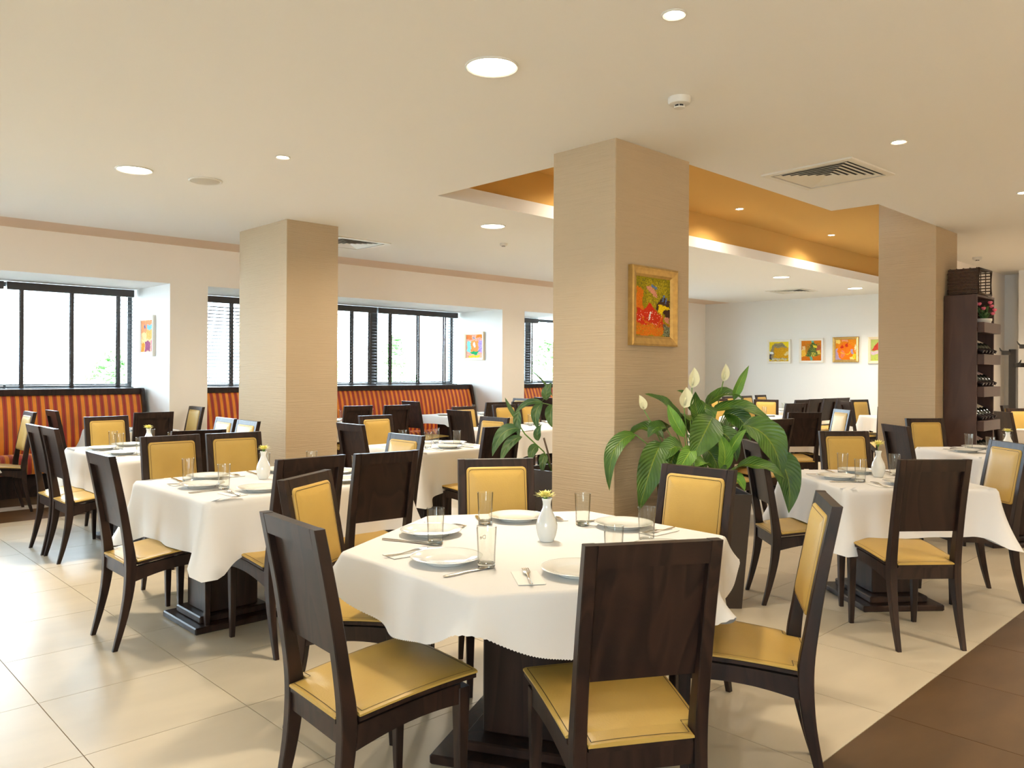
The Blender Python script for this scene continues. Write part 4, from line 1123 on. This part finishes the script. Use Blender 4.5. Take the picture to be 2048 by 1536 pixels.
# 1: on the central pillar
OL = (.30, .23, .01); RD = (.55, .035, .012); ORG = (.62, .16, .012); YL = (.80, .55, .01); DK = (.06, .03, .02); GY_ = (.20, .22, .12); BL = (.10, .17, .38); PK = (.62, .25, .16); WH = (.8, .76, .68)
picture((4.27, 3.11, 1.84), R(-90), .50, .51, .065, M['gold'], [
    ('s', (0, .55, 1, 1, .25), (.16, .14, .02)), ('s', (.3, .5, .9, .95, .3), (.45, .34, .02)), ('r', (0, .25, .2, .8), ORG), ('r', (0, 0, 1, .22), ORG), ('p', [(.18, .45), (.4, .55), (.62, .42), (.8, .3), (.8, .14), (.3, .2), (.05, .2), (.0, .45)], RD), ('s', (.02, .2, .75, .42, .06), (.75, .45, .3)),
    ('p', [(.3, .86), (.55, .8), (.62, .7), (.5, .68), (.34, .76)], PK), ('r', (.46, .83, .62, .87), BL), ('p', [(.55, .48), (.75, .4), (1, .3), (1, .65), (.78, .66), (.66, .6)], DK), ('r', (.78, .58, .82, .7), BL), ('r', (.88, .56, .91, .68), BL),
    ('p', [(.62, .44), (.68, .56), (.8, .52), (1, .54), (.98, .5), (.8, .46), (.74, .36)], YL), ('a', (.5, .35, .28, .16, .07, -1), ORG), ('r', (.38, .26, .43, .4), WH), ('p', [(.86, .26), (1, .24), (1, .36), (.84, .34)], PK), ('r', (.8, 0, 1, .2), GY_), ('s', (.78, 0, 1, .22, .3), DK), ('s', (0, 0, .8, .2, .12), (.35, .28, .02))],
    OL, 'abstract red and yellow painting in a gold frame on the central pillar', .035, 2, 64)
# row on the end wall
picture((15.0, 7.785, 1.83), R(180), .50, .48, .045, M['whiteframe'], [
    ('e', (.5, .62, .42, .33), (.28, .22, .12)), ('r', (.08, .1, .95, .6), (.28, .22, .12)), ('r', (.24, .16, 1, .7), (.55, .27, .01)), ('s', (.25, .2, 1, .7, .2), (.62, .36, .03)), ('r', (0, .1, .1, .4), (.06, .05, .07)), ('r', (0, .38, .2, .5), (.72, .76, .78)), ('p', [(.74, .36), (.9, .5), (1, .5), (1, .34), (.82, .3)], (.70, .56, .25)), ('s', (.1, .05, .9, .16, .5), (.5, .5, .45)), ('s', (.3, .78, .8, .84, .6), (.12, .16, .10)), ('r', (0, 0, 1, .05), (.5, .27, .03))],
    (.72, .55, .02), 'first painting from the left on the end wall, ochre with grey arch', .03, 3)
picture((15.0, 7.11, 1.84), R(180), .49, .48, .045, M['whiteframe'], [
    ('r', (0, 0, 1, .2), (.55, .14, .01)), ('r', (0, .2, .22, .55), (.75, .42, .05)), ('r', (.03, .53, .18, .72), (.75, .52, .25)), ('p', [(.2, .22), (.45, .75), (.55, .95), (.8, .8), (.95, .3), (.6, .2)], (.05, .13, .04)), ('s', (.25, .22, .95, .85, .3), (.25, .28, .04)), ('s', (.3, .25, .9, .85, .2), (.10, .03, .02)), ('r', (.75, .5, .95, .75), (.35, .10, .05)), ('r', (.8, .3, .95, .5), (.62, .50, .10)), ('e', (.55, .95, .07, .07), (.15, .42, .32)), ('e', (.5, .1, .07, .11), (.13, .40, .30)), ('r', (.6, .66, .78, .76), (.75, .62, .05)), ('s', (.5, .2, .7, .4, .5), (.72, .60, .08))],
    (.55, .17, .015), 'second painting from the left on the end wall, dark green figure on orange', .03, 4)
picture((15.0, 6.435, 1.85), R(180), .49, .48, .05, M['gold'], [
    ('r', (0, .8, .22, 1), (.75, .52, .12)), ('r', (.3, .9, .6, 1), (.75, .28, .15)), ('e', (.12, .2, .3, .35), (.42, .30, .42)), ('e', (.5, .4, .4, .45), (.75, .17, .01)), ('p', [(.22, .62), (.35, .75), (.4, .6), (.3, .55)], RD), ('p', [(.48, .7), (.6, .88), (.62, .68), (.5, .62)], RD), ('r', (.75, .25, .86, .5), (.38, .28, .45)), ('e', (.35, .28, .1, .2), (.7, .2, .1)), ('r', (.7, 0, .9, .12), (.75, .58, .2)), ('r', (.85, .05, 1, .3), (.62, .5, .03)), ('p', [(.98, .4), (.9, .6), (1, .8)], (.78, .7, .5)), ('a', (.5, .4, .22, .12, .12, -1), (.78, .45, .02))],
    (.68, .22, .012), 'third painting from the left on the end wall, bright orange shapes', .03, 5)
picture((15.0, 5.78, 1.83), R(180), .47, .49, .05, M['palegold'], [
    ('p', [(0, .5), (.3, .85), (1, .9), (1, .5)], (.45, .05, .03)), ('r', (0, .3, 1, .46), (.55, .42, .50)), ('e', (.4, .1, .5, .22), (.42, .48, .10))], (.38, .45, .12), 'fourth painting on the end wall, cut off by the right pillar', .03, 6)
# small ones on the niche side walls
picture((3.59, 10.20, 1.82), R(180), .50, .50, .055, M['whiteframe'], [
    ('r', (0, .62, 1, 1), (.80, .42, .25)), ('r', (.5, .68, .9, .85), (.35, .58, .66)), ('p', [(.22, .8), (.34, .88), (.36, .72)], (.10, .25, .45)), ('r', (.05, .3, .5, .62), (.78, .62, .40)), ('r', (.45, .4, 1, .7), (.74, .50, .22)), ('r', (.02, 0, .3, .28), (.78, .42, .05)), ('r', (.35, .02, .8, .34), (.42, .16, .28)), ('r', (.85, 0, 1, .36), (.72, .30, .36))],
    (.82, .60, .42), 'pale patchwork painting on the side wall of the left niche', .035, 7, 40, 2.0)
picture((8.95, 10.18, 1.83), R(180), .50, .48, .045, M['palegold'], [
    ('r', (0, .8, .35, 1), (.80, .38, .18)), ('r', (.62, .86, 1, 1), (.82, .40, .12)), ('r', (.05, .25, .28, .72), (.40, .72, .70)), ('r', (.76, .22, 1, .74), (.56, .46, .72)), ('r', (.28, .25, .75, .74), (.80, .45, .22)), ('e', (.5, .55, .07, .12), (.75, .76, .74)), ('p', [(.22, .25), (.86, .29), (.6, .12), (.4, .12)], (.08, .50, .28)), ('r', (.15, 0, .85, .1), (.80, .62, .14)), ('r', (.42, .8, .56, .88), (.42, .45, .52))],
    (.82, .52, .44), 'painting of a green boat shape on the side wall of the middle niche', .035, 8, 40, 2.0)

# ------------------------------------------------------------------ planters and plants
def planter(x, y, rz, top, bot, h, label):
    t = tag(empty('planter', (x, y, 0), rz), label, 'planter', 'tapered brown planters')
    def sq(a, z): return [(-a, -a, z), (a, -a, z), (a, a, z), (-a, a, z)]
    b = MB(); b.loft([sq(bot, 0), sq(top, h), sq(top - .015, h), sq(top - .03, h - .12)], cap=False)
    b.f.append((3, 2, 1, 0)); b.mi.append(0); link('pot', b.mesh('pot', M['pot']), t)
    b = MB(); b.box(-top + .032, top - .032, -top + .032, top - .032, h - .12, h - .09); link('soil', b.mesh('soil', M['soil']), t)
planter(4.30, 2.74, R(46), .24, .195, .69, 'tapered dark brown planter of the peace lily')
planter(4.42, 4.06, R(0), .22, .18, .69, 'dark planter of the climbing plant behind the central pillar')

TOC = Vector((-math.cos(YAW), -math.sin(YAW), 0)); RV = Vector((math.sin(YAW), -math.cos(YAW), 0))
def bez(p0, p1, p2, t): return p0 * (1 - t) ** 2 + p1 * 2 * t * (1 - t) + p2 * t * t
def leaf_blade(P0, P1, P2, width, nref, name, m, fold=.18, wave=.0, n=12, k=3, seed=0):
    rr = random.Random(seed); b = MB(); b.uv = []
    ph = rr.uniform(0, 6)
    for i in range(n + 1):
        t = i / n; c = bez(P0, P1, P2, t); tg = (bez(P0, P1, P2, min(1, t + .02)) - bez(P0, P1, P2, max(0, t - .02))).normalized()
        side = tg.cross(nref)
        side = side.normalized() if side.length > 1e-4 else RV
        nn = side.cross(tg).normalized()
        w_ = width * (math.sin(PI * min(1, t ** .78)) ** .85 if 0 < t < 1 else 0.01)
        for j in range(-k, k + 1):
            u = j / k
            p = c + side * (w_ / 2 * u) + nn * (abs(u) * w_ * fold + wave * w_ * math.sin(t * 14 + ph + u) * abs(u))
            b.v.append(tuple(p)); b.uv.append((.5 + u / 2, t))
    q = 2 * k + 1
    for i in range(n):
        for j in range(q - 1):
            o = i * q + j; b.f.append((o, o + 1, o + q + 1, o + q)); b.mi.append(0)
    return b.mesh(name, m, True)
lily = tag(empty('peace_lily', (4.28, 2.775, .60)), 'large peace lily with white flowers beside the central pillar', 'plant')
def L(r, t, z): return RV * r + TOC * t + Vector((0, 0, z - .60))
def lily_leaf(b0, tip, width, ctrl=None, nref=None, light=False, stalk=True, seed=0, fold=.18):
    P0, P2 = L(*b0), L(*tip)
    P1 = L(*ctrl) if ctrl else (P0 + P2) / 2 + Vector((0, 0, .05))
    if nref is None: nref = TOC * .75 + Vector((0, 0, .75)) + RV * .15
    o = link('leaf', leaf_blade(P0, P1, P2, width, nref, 'leaf', M['leaf_light' if light else 'leaf'], fold, .05, seed=seed), lily)
    if stalk:
        r0 = random.Random(seed + 50); s0 = Vector((r0.uniform(-.07, .07), r0.uniform(-.07, .07), 0)); mid = (s0 + P0) / 2 + Vector((0, 0, .10 * min(1, P0.length)))
        link('stalk', MB().tube([bez(s0, mid, P0, k / 6) for k in range(7)], [.006, .0055, .005, .0045, .004, .0035, .003], 7).mesh('stalk', M['stem'], True), o)
HANG = TOC * 1.0 + Vector((0, 0, .25)); UPR = TOC * .5 + Vector((0, 0, 1.0))
LV = [  # base, tip, width, control, normal, pale
    ((-.39, .10, 1.03), (-.56, .18, .70), .105, (-.58, .16, 1.02), HANG - RV * .5, 0), ((-.25, .20, .99), (-.40, .30, .60), .17, (-.33, .32, .92), HANG, 0),
    ((-.10, .05, 1.12), (-.33, .05, 1.28), .11, (-.20, .05, 1.24), UPR + RV * .4, 0), ((.08, .05, 1.17), (.46, .12, 1.08), .135, (.28, .10, 1.26), UPR, 0),
    ((.24, .18, 1.10), (.45, .26, .80), .20, (.42, .24, 1.08), HANG + Vector((0, 0, .4)), 0), ((.43, .10, .92), (.52, .18, .57), .17, (.56, .16, .86), HANG, 0),
    ((.18, .26, .86), (.44, .34, .80), .125, (.32, .32, .90), UPR, 0), ((.24, -.02, 1.24), (.33, .0, 1.46), .06, (.26, 0, 1.34), HANG + RV * .3, 1),
    ((.06, .0, 1.20), (.30, .0, 1.24), .11, (.18, .0, 1.34), UPR, 0), ((.05, .22, 1.15), (-.09, .28, .90), .19, (-.01, .30, 1.08), HANG, 0),
    ((-.10, .14, 1.02), (-.20, .12, 1.22), .08, (-.17, .14, 1.12), HANG, 1), ((-.12, .22, .95), (-.28, .26, .86), .15, (-.2, .26, 1.02), UPR, 0),
    ((-.08, .26, .97), (-.20, .32, .80), .10, (-.12, .34, .94), HANG, 1), ((.10, .24, .82), (.06, .30, 1.06), .09, (.13, .30, .95), HANG, 1),
    ((.14, .22, .90), (.24, .26, 1.08), .06, (.17, .24, 1.02), HANG, 1), ((-.15, .20, .95), (-.24, .28, .70), .13, (-.22, .28, .92), HANG, 0),
    ((.0, .15, 1.10), (-.05, .20, 1.30), .09, (-.05, .16, 1.2), HANG, 0), ((-.02, .05, 1.15), (-.12, .0, 1.30), .09, (-.04, .0, 1.28), UPR, 0),
    ((.10, .10, 1.05), (.20, .20, .88), .12, (.18, .2, 1.06), HANG, 0), ((.02, .18, .95), (.10, .26, .75), .13, (.06, .26, .93), HANG, 0),
    ((-.05, .20, .90), (-.12, .30, .70), .12, (-.09, .28, .88), HANG, 0), ((-.20, .0, 1.0), (-.42, -.08, 1.0), .12, (-.32, -.05, 1.12), UPR, 0),
    ((.20, -.10, 1.05), (.42, -.18, .98), .13, (.32, -.15, 1.14), UPR, 0), ((.0, -.15, 1.1), (.05, -.40, 1.0), .13, (.02, -.3, 1.2), UPR - TOC, 0),
    ((-.10, -.15, 1.05), (-.20, -.36, .9), .13, (-.15, -.3, 1.12), UPR - TOC, 0), ((.12, -.12, 1.05), (.22, -.36, .85), .14, (.18, -.28, 1.1), UPR - TOC, 0),
    ((.20, .12, 1.0), (.33, .22, 1.02), .10, (.27, .18, 1.10), UPR, 0), ((-.20, .12, 1.06), (-.33, .18, 1.02), .11, (-.27, .16, 1.12), UPR, 0),
    ((.03, .24, .84), (-.08, .33, .86), .10, (-.02, .3, .92), UPR, 1), ((.14, .2, .78), (.22, .3, .72), .09, (.19, .27, .82), UPR, 1),
    ((.06, .02, 1.22), (.02, .10, 1.02), .14, (.02, .12, 1.2), HANG, 0), ((.16, .05, 1.16), (.30, .14, 1.0), .13, (.26, .12, 1.18), HANG, 0)]
for i, (b0, tp, w_, ct, nr, pl) in enumerate(LV): lily_leaf(b0, tp, w_, ct, nr, bool(pl), True, i)
for i, (r, t, z, hgt, wd) in enumerate(((-.11, .16, 1.20, .125, .085), (-.045, .08, 1.32, .125, .068), (.175, -.02, 1.36, .11, .052), (-.345, .12, 1.185, .09, .05))):
    P0 = L(r, t, z); P2 = L(r + (-.03 if i == 3 else .012), t + .01, z + hgt); P1 = (P0 + P2) / 2 + RV * .01
    f_ = link('flower', leaf_blade(P0, P1, P2, wd, TOC + Vector((0, 0, .1)), 'flower', M['spathe'], .28, .02, seed=i), lily)
    s0 = Vector((r * .25, 0, 0)); mid = (s0 + P0) / 2 + Vector((0, 0, .06))
    link('flower_stalk', MB().tube([bez(s0, mid, P0, k / 6) for k in range(7)], .0032, 7).mesh('flower_stalk', M['stem'], True), f_)
    link('spadix', MB().tube([P0 + TOC * .008 + (P2 - P0) * .12, P0 + TOC * .011 + (P2 - P0) * .5], [.006, .004], 8).mesh('spadix', M['spathe'], True), f_)
# climbing plant behind the pillar
cb = Vector((4.42, 4.06, 0))
climb = tag(empty('climbing_plant', (4.42, 4.06, .60)), 'leafy climbing plant on a wired cane left of the central pillar', 'plant')
def C(px_r, t, z): return RV * px_r + TOC * t + Vector((0, 0, z - .60))
link('support_cane', MB().tube([(0, 0, 0), (-.01, .01, .25), (-.02, .02, .52)], .009, 8).mesh('support_cane', M['bark'], True), climb)
link('support_cane', MB().tube([C(-.05, .06, .6), C(-.08, .07, .78), C(-.12, .08, .92)], .007, 8).mesh('support_cane', M['bark'], True), climb)
link('vine', MB().tube([C(-.04, .06, .62), C(-.12, .10, .82), C(-.26, .12, .95), C(-.36, .10, 1.10), C(-.40, .08, 1.2)], .005, 7).mesh('vine', M['stem'], True), climb)
link('vine', MB().tube([C(0, 0, .6), C(-.03, .03, .95), C(-.04, .05, 1.16), C(-.14, .06, 1.18), C(-.10, .06, 1.24)], .005, 7).mesh('vine', M['stem'], True), climb)
CLV = [((-.30, .12, .99), (-.50, .16, .79), .12, (-.45, .15, 1.02)), ((-.28, .12, .93), (-.44, .18, .74), .09, (-.40, .16, .92)), ((-.32, .10, 1.06), (-.41, .1, 1.22), .04, (-.38, .1, 1.14)), ((-.30, .10, 1.12), (-.30, .12, .92), .075, (-.34, .12, 1.06)),
       ((-.12, .06, 1.17), (-.35, .08, 1.08), .06, (-.24, .08, 1.24)), ((-.13, .06, 1.18), (-.16, .1, .98), .09, (-.22, .1, 1.12)), ((-.05, .06, 1.17), (-.06, .1, 1.0), .105, (-.09, .12, 1.1)), ((-.10, .06, 1.20), (-.06, .06, 1.33), .09, (-.12, .08, 1.27)),
       ((-.02, .04, 1.1), (.06, .08, .94), .11, (.06, .08, 1.06)), ((0, .03, 1.08), (.12, .04, 1.12), .07, (.06, .04, 1.16)), ((-.16, .1, .86), (-.22, .16, .74), .09, (-.22, .14, .86)), ((-.10, .08, .80), (-.13, .14, .66), .08, (-.14, .12, .78)), ((-.16, .10, .9), (-.14, .1, 1.02), .07, (-.19, .12, .96)), ((-.05, .06, 1.22), (-.22, .05, 1.42), .02, (-.12, .06, 1.36))]
for i, (b0, tp, w_, ct) in enumerate(CLV):
    link('leaf', leaf_blade(C(*b0), C(*ct), C(*tp), w_ * .82, TOC + Vector((0, 0, .5)), 'leaf', M['leaf_climb'], .12, .0, seed=i, n=10), climb)

# ------------------------------------------------------------------ wine shelf, bottles, basket, flowers
SX0, SX1, SY0, SY1, SH = 8.68, 9.25, 2.44, 2.735, 2.195
t = tag(empty('wine_shelf', (SX0, SY0, 0)), 'tall brown open wine shelf against the right pillar', 'shelf')
W_, D_ = SX1 - SX0, SY1 - SY0
for nm, bx in (('side_panel', (0, .022, 0, D_, 0, SH)), ('side_panel', (W_ - .022, W_, 0, D_, 0, SH)), ('back_panel', (.022, W_ - .022, D_ - .012, D_, 0, SH)), ('top_panel', (.022, W_ - .022, 0, D_ - .012, SH - .022, SH))):
    link(nm, MB().box(*bx, bevel=.001).mesh(nm, M['shelf_wood']), t)
SHZ = [1.90, 1.585, 1.265, .93, .60, .26]
for z in SHZ:
    link('shelf_board', MB().box(.022, W_ - .022, .0, D_ - .012, z - .07, z - .045).mesh('shelf_board', M['shelf_wood']), t)
    link('front_ledge', MB().box(.0225, W_ + .0, -.06, .0, z - .08, z + .02, bevel=.002).mesh('front_ledge', M['shelf_wood']), t)
BOT = MB().lathe([(0, 0), (.034, 0), (.0375, .004), (.0375, .185), (.034, .205), (.020, .232), (.0145, .245), (.0145, .295), (.0155, .297), (.0155, .305), (0, .305)], 20).mesh('wine_bottle', M['bottle'], True, 40)
LBL = [MB().lathe([(.0378, .035), (.0380, .037), (.0380, .158), (.0378, .16)], 20).mesh('bottle_label', M[k]) for k in ('paper_pink', 'paper')]
CAP = MB().lathe([(.0152, .25), (.0160, .252), (.0162, .306), (0, .3065)], 16).mesh('capsule', M['capsule'], True, 40)
rows = {1: 'top', 2: 'middle', 3: 'lower', 4: 'lowest'}
order = ['leftmost', 'second', 'third', 'fourth', 'rightmost']
for ri in (1, 2, 3, 4):
    z = SHZ[ri]
    for k in range(5):
        x = SX0 + .022 + .055 + k * .104
        bt = link('wine_bottle', BOT, None, (x, SY1 - .06, z + .18), 0)
        bt.rotation_euler = (R(90 + 26), 0, 0)
        tag(bt, '%s wine bottle lying on the %s row of the wine shelf' % (order[k], rows[ri]), 'bottle', 'wine bottles on the shelf')
        link('bottle_label', LBL[(ri) % 2], bt); link('capsule', CAP, bt)
# potted pink flowers on the top shelf
t = tag(empty('flower_pot', (SX0 + .30, SY0 + .02, 1.855)), 'cream pot on the top board of the wine shelf', 'flower pot')
link('pot', MB().lathe([(0, 0), (.052, 0), (.066, .085), (.072, .09), (.072, .112), (.064, .112), (.058, .095), (0, .09)], 28).mesh('pot', M['plastic'], True, 40), t)
t = tag(empty('pink_flowers', (SX0 + .30, SY0 + .02, 1.945)), 'bushy green plant with pink flowers on the wine shelf', 'plant')
rr = random.Random(5)
for i in range(26):
    a_ = rr.uniform(0, 2 * PI); rad = rr.uniform(.03, .11); zt = rr.uniform(.05, .17)
    P0 = Vector((math.cos(a_) * .01, math.sin(a_) * .01, .0)); P2 = Vector((math.cos(a_) * rad, math.sin(a_) * rad * .9, zt)); P1 = Vector((math.cos(a_) * rad * .4, math.sin(a_) * rad * .4, zt * .9))
    link('leaf', leaf_blade(P0, P1, P2, .035, Vector((math.cos(a_) * .5, math.sin(a_) * .5, 1)), 'leaf', M['leaf_climb'], .1, 0, 6, 2, seed=i), t)
FH = MB().lathe([(0, -.018), (.012, -.014), (.021, -.002), (.022, .006), (.016, .014), (.008, .012), (0, .016)], 14).mesh('flower_head', M['pinkflower'], True)
for (x, y, z) in ((-.09, -.02, .12), (-.02, -.06, .18), (.06, -.05, .15), (.05, -.08, .11), (.11, -.05, .08), (-.05, .03, .17)):
    link('flower_head', FH, t, (x, y, z))
# wicker basket lying on its side on top of the shelf
t = tag(empty('wicker_basket', (SX0 + .24, SY0 + .135, SH)), 'dark wicker basket lying on its side on the wine shelf', 'basket')
BW, BD, BH = .40, .27, .245     # along X, Y (opening faces -Y), Z
def strip_wall(orig, ux, uz, lx, lz, name, nw=9, nh=8):
    """a woven wall: upright stakes with strands bent in and out around them"""
    nrm = ux.cross(uz).normalized()
    for i in range(nw + 1):
        p = orig + ux * (lx * i / nw)
        link('stake', MB().tube([p, p + uz * lz], .0045, 6).mesh('stake', M['wicker']), t)
    for j in range(nh):
        pts = []
        for i in range(nw * 2 + 1):
            pts.append(orig + ux * (lx * i / (nw * 2)) + uz * (lz * (j + .5) / nh) + nrm * (.006 * math.cos(PI * i / 1.0 + PI * j) if i % 2 == 0 else 0))
        link('strand', MB().tube(pts, [lz / nh * .56 if nh > 12 else .0065] * len(pts), 6).mesh('strand', M['wicker'], True), t)
X, Y, Z = Vector((1, 0, 0)), Vector((0, 1, 0)), Vector((0, 0, 1))
o0 = Vector((-BW / 2, -BD / 2, .012))
strip_wall(o0, Y, Z, BD, BH, 'side', 8, 15); strip_wall(o0 + X * BW, Y, Z, BD, BH, 'side', 6, 8)
strip_wall(o0 + Y * BD, X, Z, BW, BH, 'base', 9, 9); strip_wall(o0, X, Y, BW, BD, 'wall', 9, 9); strip_wall(o0 + Z * BH, X, Y, BW, BD, 'wall', 9, 9)
rim = [o0 + Z * 0, o0 + X * BW, o0 + X * BW + Z * BH, o0 + Z * BH, o0]
link('rim', MB().tube([p - Y * .004 for p in rim], .012, 8).mesh('rim', M['wicker'], True), t)

# coat stand at the right edge: two posts on one foot, with hook arms
t = tag(empty('coat_stand', (12.03, 2.95, 0)), 'black coat stand with hooks at the right edge of the photo', 'coat stand')
link('foot', MB().box(-.11, .12, -.34, .10, 0, .03, bevel=.005).mesh('foot', M['metal_black']), t)
posts = ((0, 0, 1.735, ((138, 1.69, .15), (-42, 1.53, .2), (228, 1.53, .12))), (.02, -.24, 1.80, ((138, 1.77, .2), (48, 1.6, .14), (228, 1.6, .14))))
for px_, py_, ht, arms in posts:
    p_ = link('post', MB().box(-.042, .042, -.042, .042, .03, ht, bevel=.004).mesh('post', M['metal_black']), t, (px_, py_, 0))
    for ang, z, ln in arms:
        h_ = link('hook_arm', MB().box(0.03, ln, -.016, .016, z - .03, z + .026, bevel=.003).tube([(ln - .01, 0, z + .01), (ln + .02, 0, z + .035), (ln + .035, 0, z + .065)], [.012, .010, .005], 8).mesh('hook_arm', M['metal_black']), p_, None, R(ang))

# ------------------------------------------------------------------ outside the windows
b = MB(); b.box(-30, 45, YNI + 0.3, 60, -.5, -.4); struct(link('ground_outside', b.mesh('ground_outside', M['asphalt'])), 'bright paving outside the windows')
def bush(x, y, h_, w_, seed, label):
    rr = random.Random(seed); t = tag(empty('garden_tree', (x, y, -.4)), label, 'tree', 'pale trees outside the windows')
    link('trunk', MB().tube([(0, 0, 0), (0, 0, h_ * .6)], [.08, .05], 8).mesh('trunk', M['bark'], True), t)
    b = MB()
    for i in range(900):
        z = rr.random() ** .8; rad = w_ * math.sqrt(rr.random()) * (1.05 - z) ** .7; a_ = rr.uniform(0, 2 * PI)
        p = Vector((rad * math.cos(a_), rad * math.sin(a_), .3 + z * h_)); s_ = rr.uniform(.07, .15)
        u = Vector((rr.uniform(-1, 1), rr.uniform(-1, 1), rr.uniform(-1, 1))).normalized(); v = u.orthogonal().normalized()
        b.add([p - u * s_, p + v * s_ * .5, p + u * s_, p - v * s_ * .5], [(0, 1, 2, 3)])
    o = link('foliage', b.mesh('foliage', M['tree']), t); o['kind'] = 'stuff'
bush(10.3, 17.6, 2.7, .9, 1, 'green conifer outside the middle window, left of its mullion')
bush(13.2, 18.4, 2.5, 1.0, 2, 'pale green tree outside the middle window, right of its mullion')
bush(5.2, 16.6, 1.85, 1.3, 3, 'low green bush outside the left window')
bush(20.0, 19.0, 2.6, 1.2, 4, 'pale green tree outside the window by the central pillar')
